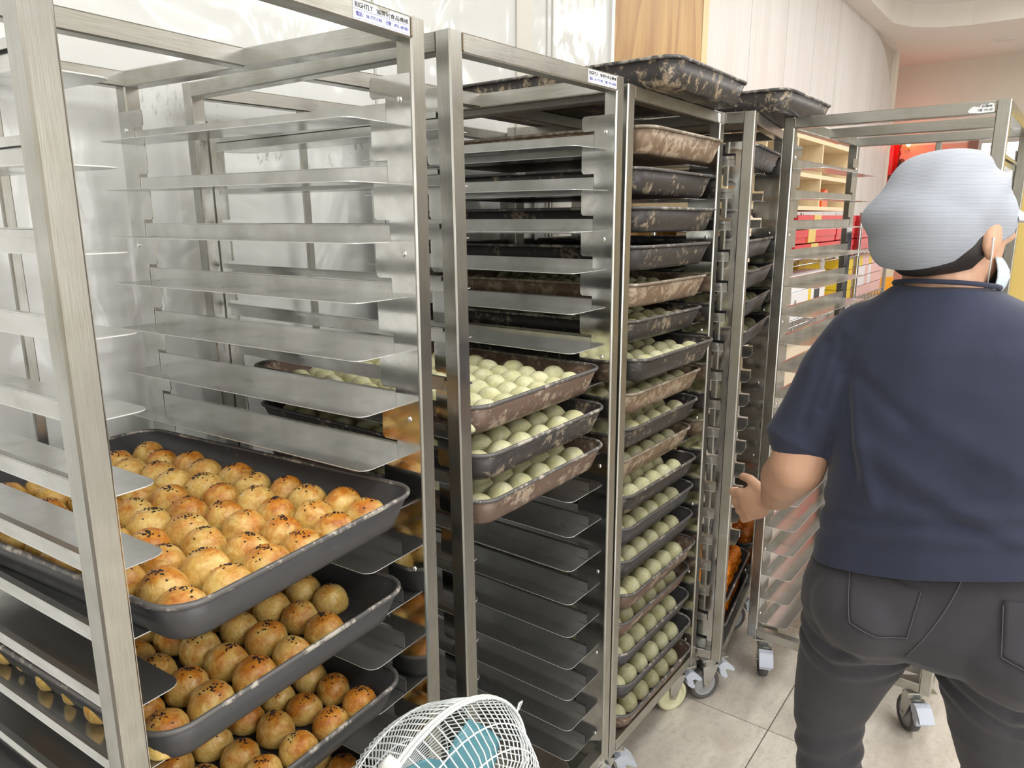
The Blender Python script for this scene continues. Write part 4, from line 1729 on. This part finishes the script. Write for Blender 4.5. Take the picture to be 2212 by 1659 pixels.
# cream pail with orange label
m = MB()
m.cyl((4.98, .42, -.009), (4.98, .42, 1.02), .11, .13, 32)
pail = link('storage_bin', m.mesh('storage_bin', simple('cream_plastic_bin', (.66, .55, .42), .5)), None, None, 'tall cream bin with an orange band behind the worker’s neck'.replace('’', "'"), 'bin')
link('orange_band', MB().cyl((4.98, .42, .78), (4.98, .42, .905), .1285, .130, 32).mesh('orange_band', simple('orange_print', (.88, .36, .02), .5)), pail)

# red banner, lamp, dark cabinet, yellow board at the far right
m = MB()
ring = [(XR - .06, .735), (XR - .05, .78), (XR - .06, .82), (XR - .05, .866), (XR - .04, .866), (XR - .048, .82), (XR - .038, .78), (XR - .048, .735)]
m.prism(ring, 2, .95, 2.05)
ban = link('red_banner', m.mesh('red_banner', simple('red_satin', (.80, .006, .006), .4)), None, None, 'bright red hanging banner with a dark red fringe, left of the small red lamp', 'banner')
fm = MB()
frn = simple('dark_red_fringe', (.22, .004, .01), .5)
for s, y in ((0, .728), (1, .872)):
    for k in range(55):
        z = .95 + k * .02
        fm.ell((XR - .05, y + .006 * math.sin(k * 1.7), z + .01), (.012, .010, .011), 6, 5)
link('fringe', fm.mesh('fringe', frn), ban)
LAMP = Mat('lit_red_bulb', (1, .3, .1), .3)
LAMP.set('Emission Color', (1., .42, .12))
LAMP.set('Emission Strength', 14.)
lm = MB()
lm.ell((XR - .10, .652, 1.985), (.020, .020, .032), 16, 12)
lamp = link('altar_lamp', lm.mesh('altar_lamp', LAMP.m), None, None, 'tiny glowing red candle bulb against the salmon panel', 'lamp')
link('bracket', MB().cyl((XR - .10, .652, 1.94), (XR - .10, .652, 1.956), .014, .018, 14).tube([(XR - .10, .652, 1.945), (XR - .02, .652, 1.93)], .004, 6).mesh('bracket', GOLD), lamp)
pl = bpy.data.lights.new('altar_glow', 'POINT')
pl.energy = 2.2
pl.color = (1, .12, .05)
pl.shadow_soft_size = .03
po = bpy.data.objects.new('altar_glow', pl)
po.location = ((XR - .22) * K, .62 * K, 1.99 * K)
COL.objects.link(po)
fg = MB()
fg.ell((XR - .12, .69, 1.80), (.03, .03, .05), 14, 10)
fg.cyl((XR - .12, .69, 1.70), (XR - .12, .69, 1.78), .03, .04, 14)
fg.box(XR - .2, XR - .02, .60, .78, 1.66, 1.70)
link('figurine', fg.mesh('figurine', simple('dark_bronze', (.12, .05, .03), .4, .3)), None, None, 'small dark figurine on a ledge beside the red banner', 'figurine')
dk = MB()
dk.cbox(3.4, 3.9, -.60, -.18, -.009, 1.24, 2, .01)
dc = link('display_fridge', dk.mesh('display_fridge', simple('dark_blue_grey_fridge', (.035, .04, .07), .35)), None, None, 'dark blue-grey cabinet seen through the right side of the empty rack', 'cabinet')
link('worktop', MB().box(3.38, 3.92, -.62, -.16, 1.24, 1.265).mesh('worktop', simple('pale_worktop', (.7, .72, .75), .3)), dc)
for y in (-.575, -.40, -.225):
    link('door_rail', MB().box(3.392, 3.40, y - .008, y + .008, .06, 1.20).mesh('door_rail', ZINC), dc)
yb = MB().box(2.00, 2.03, -.90, -.522, .55, 1.62)
ye = link('yellow_board', yb.mesh('yellow_board', simple('matt_yellow_board', (.74, .55, .17), .6, nz=.08, nscale=4)), None, None, 'matt yellow board behind the right post of the empty rack', 'board')
for y in (-.56, -.86):
    link('stand_leg', MB().box(2.00, 2.03, y - .015, y + .015, 0, .55).box(1.90, 2.15, y - .015, y + .015, -.009, .02).mesh('stand_leg', ZINC), ye)
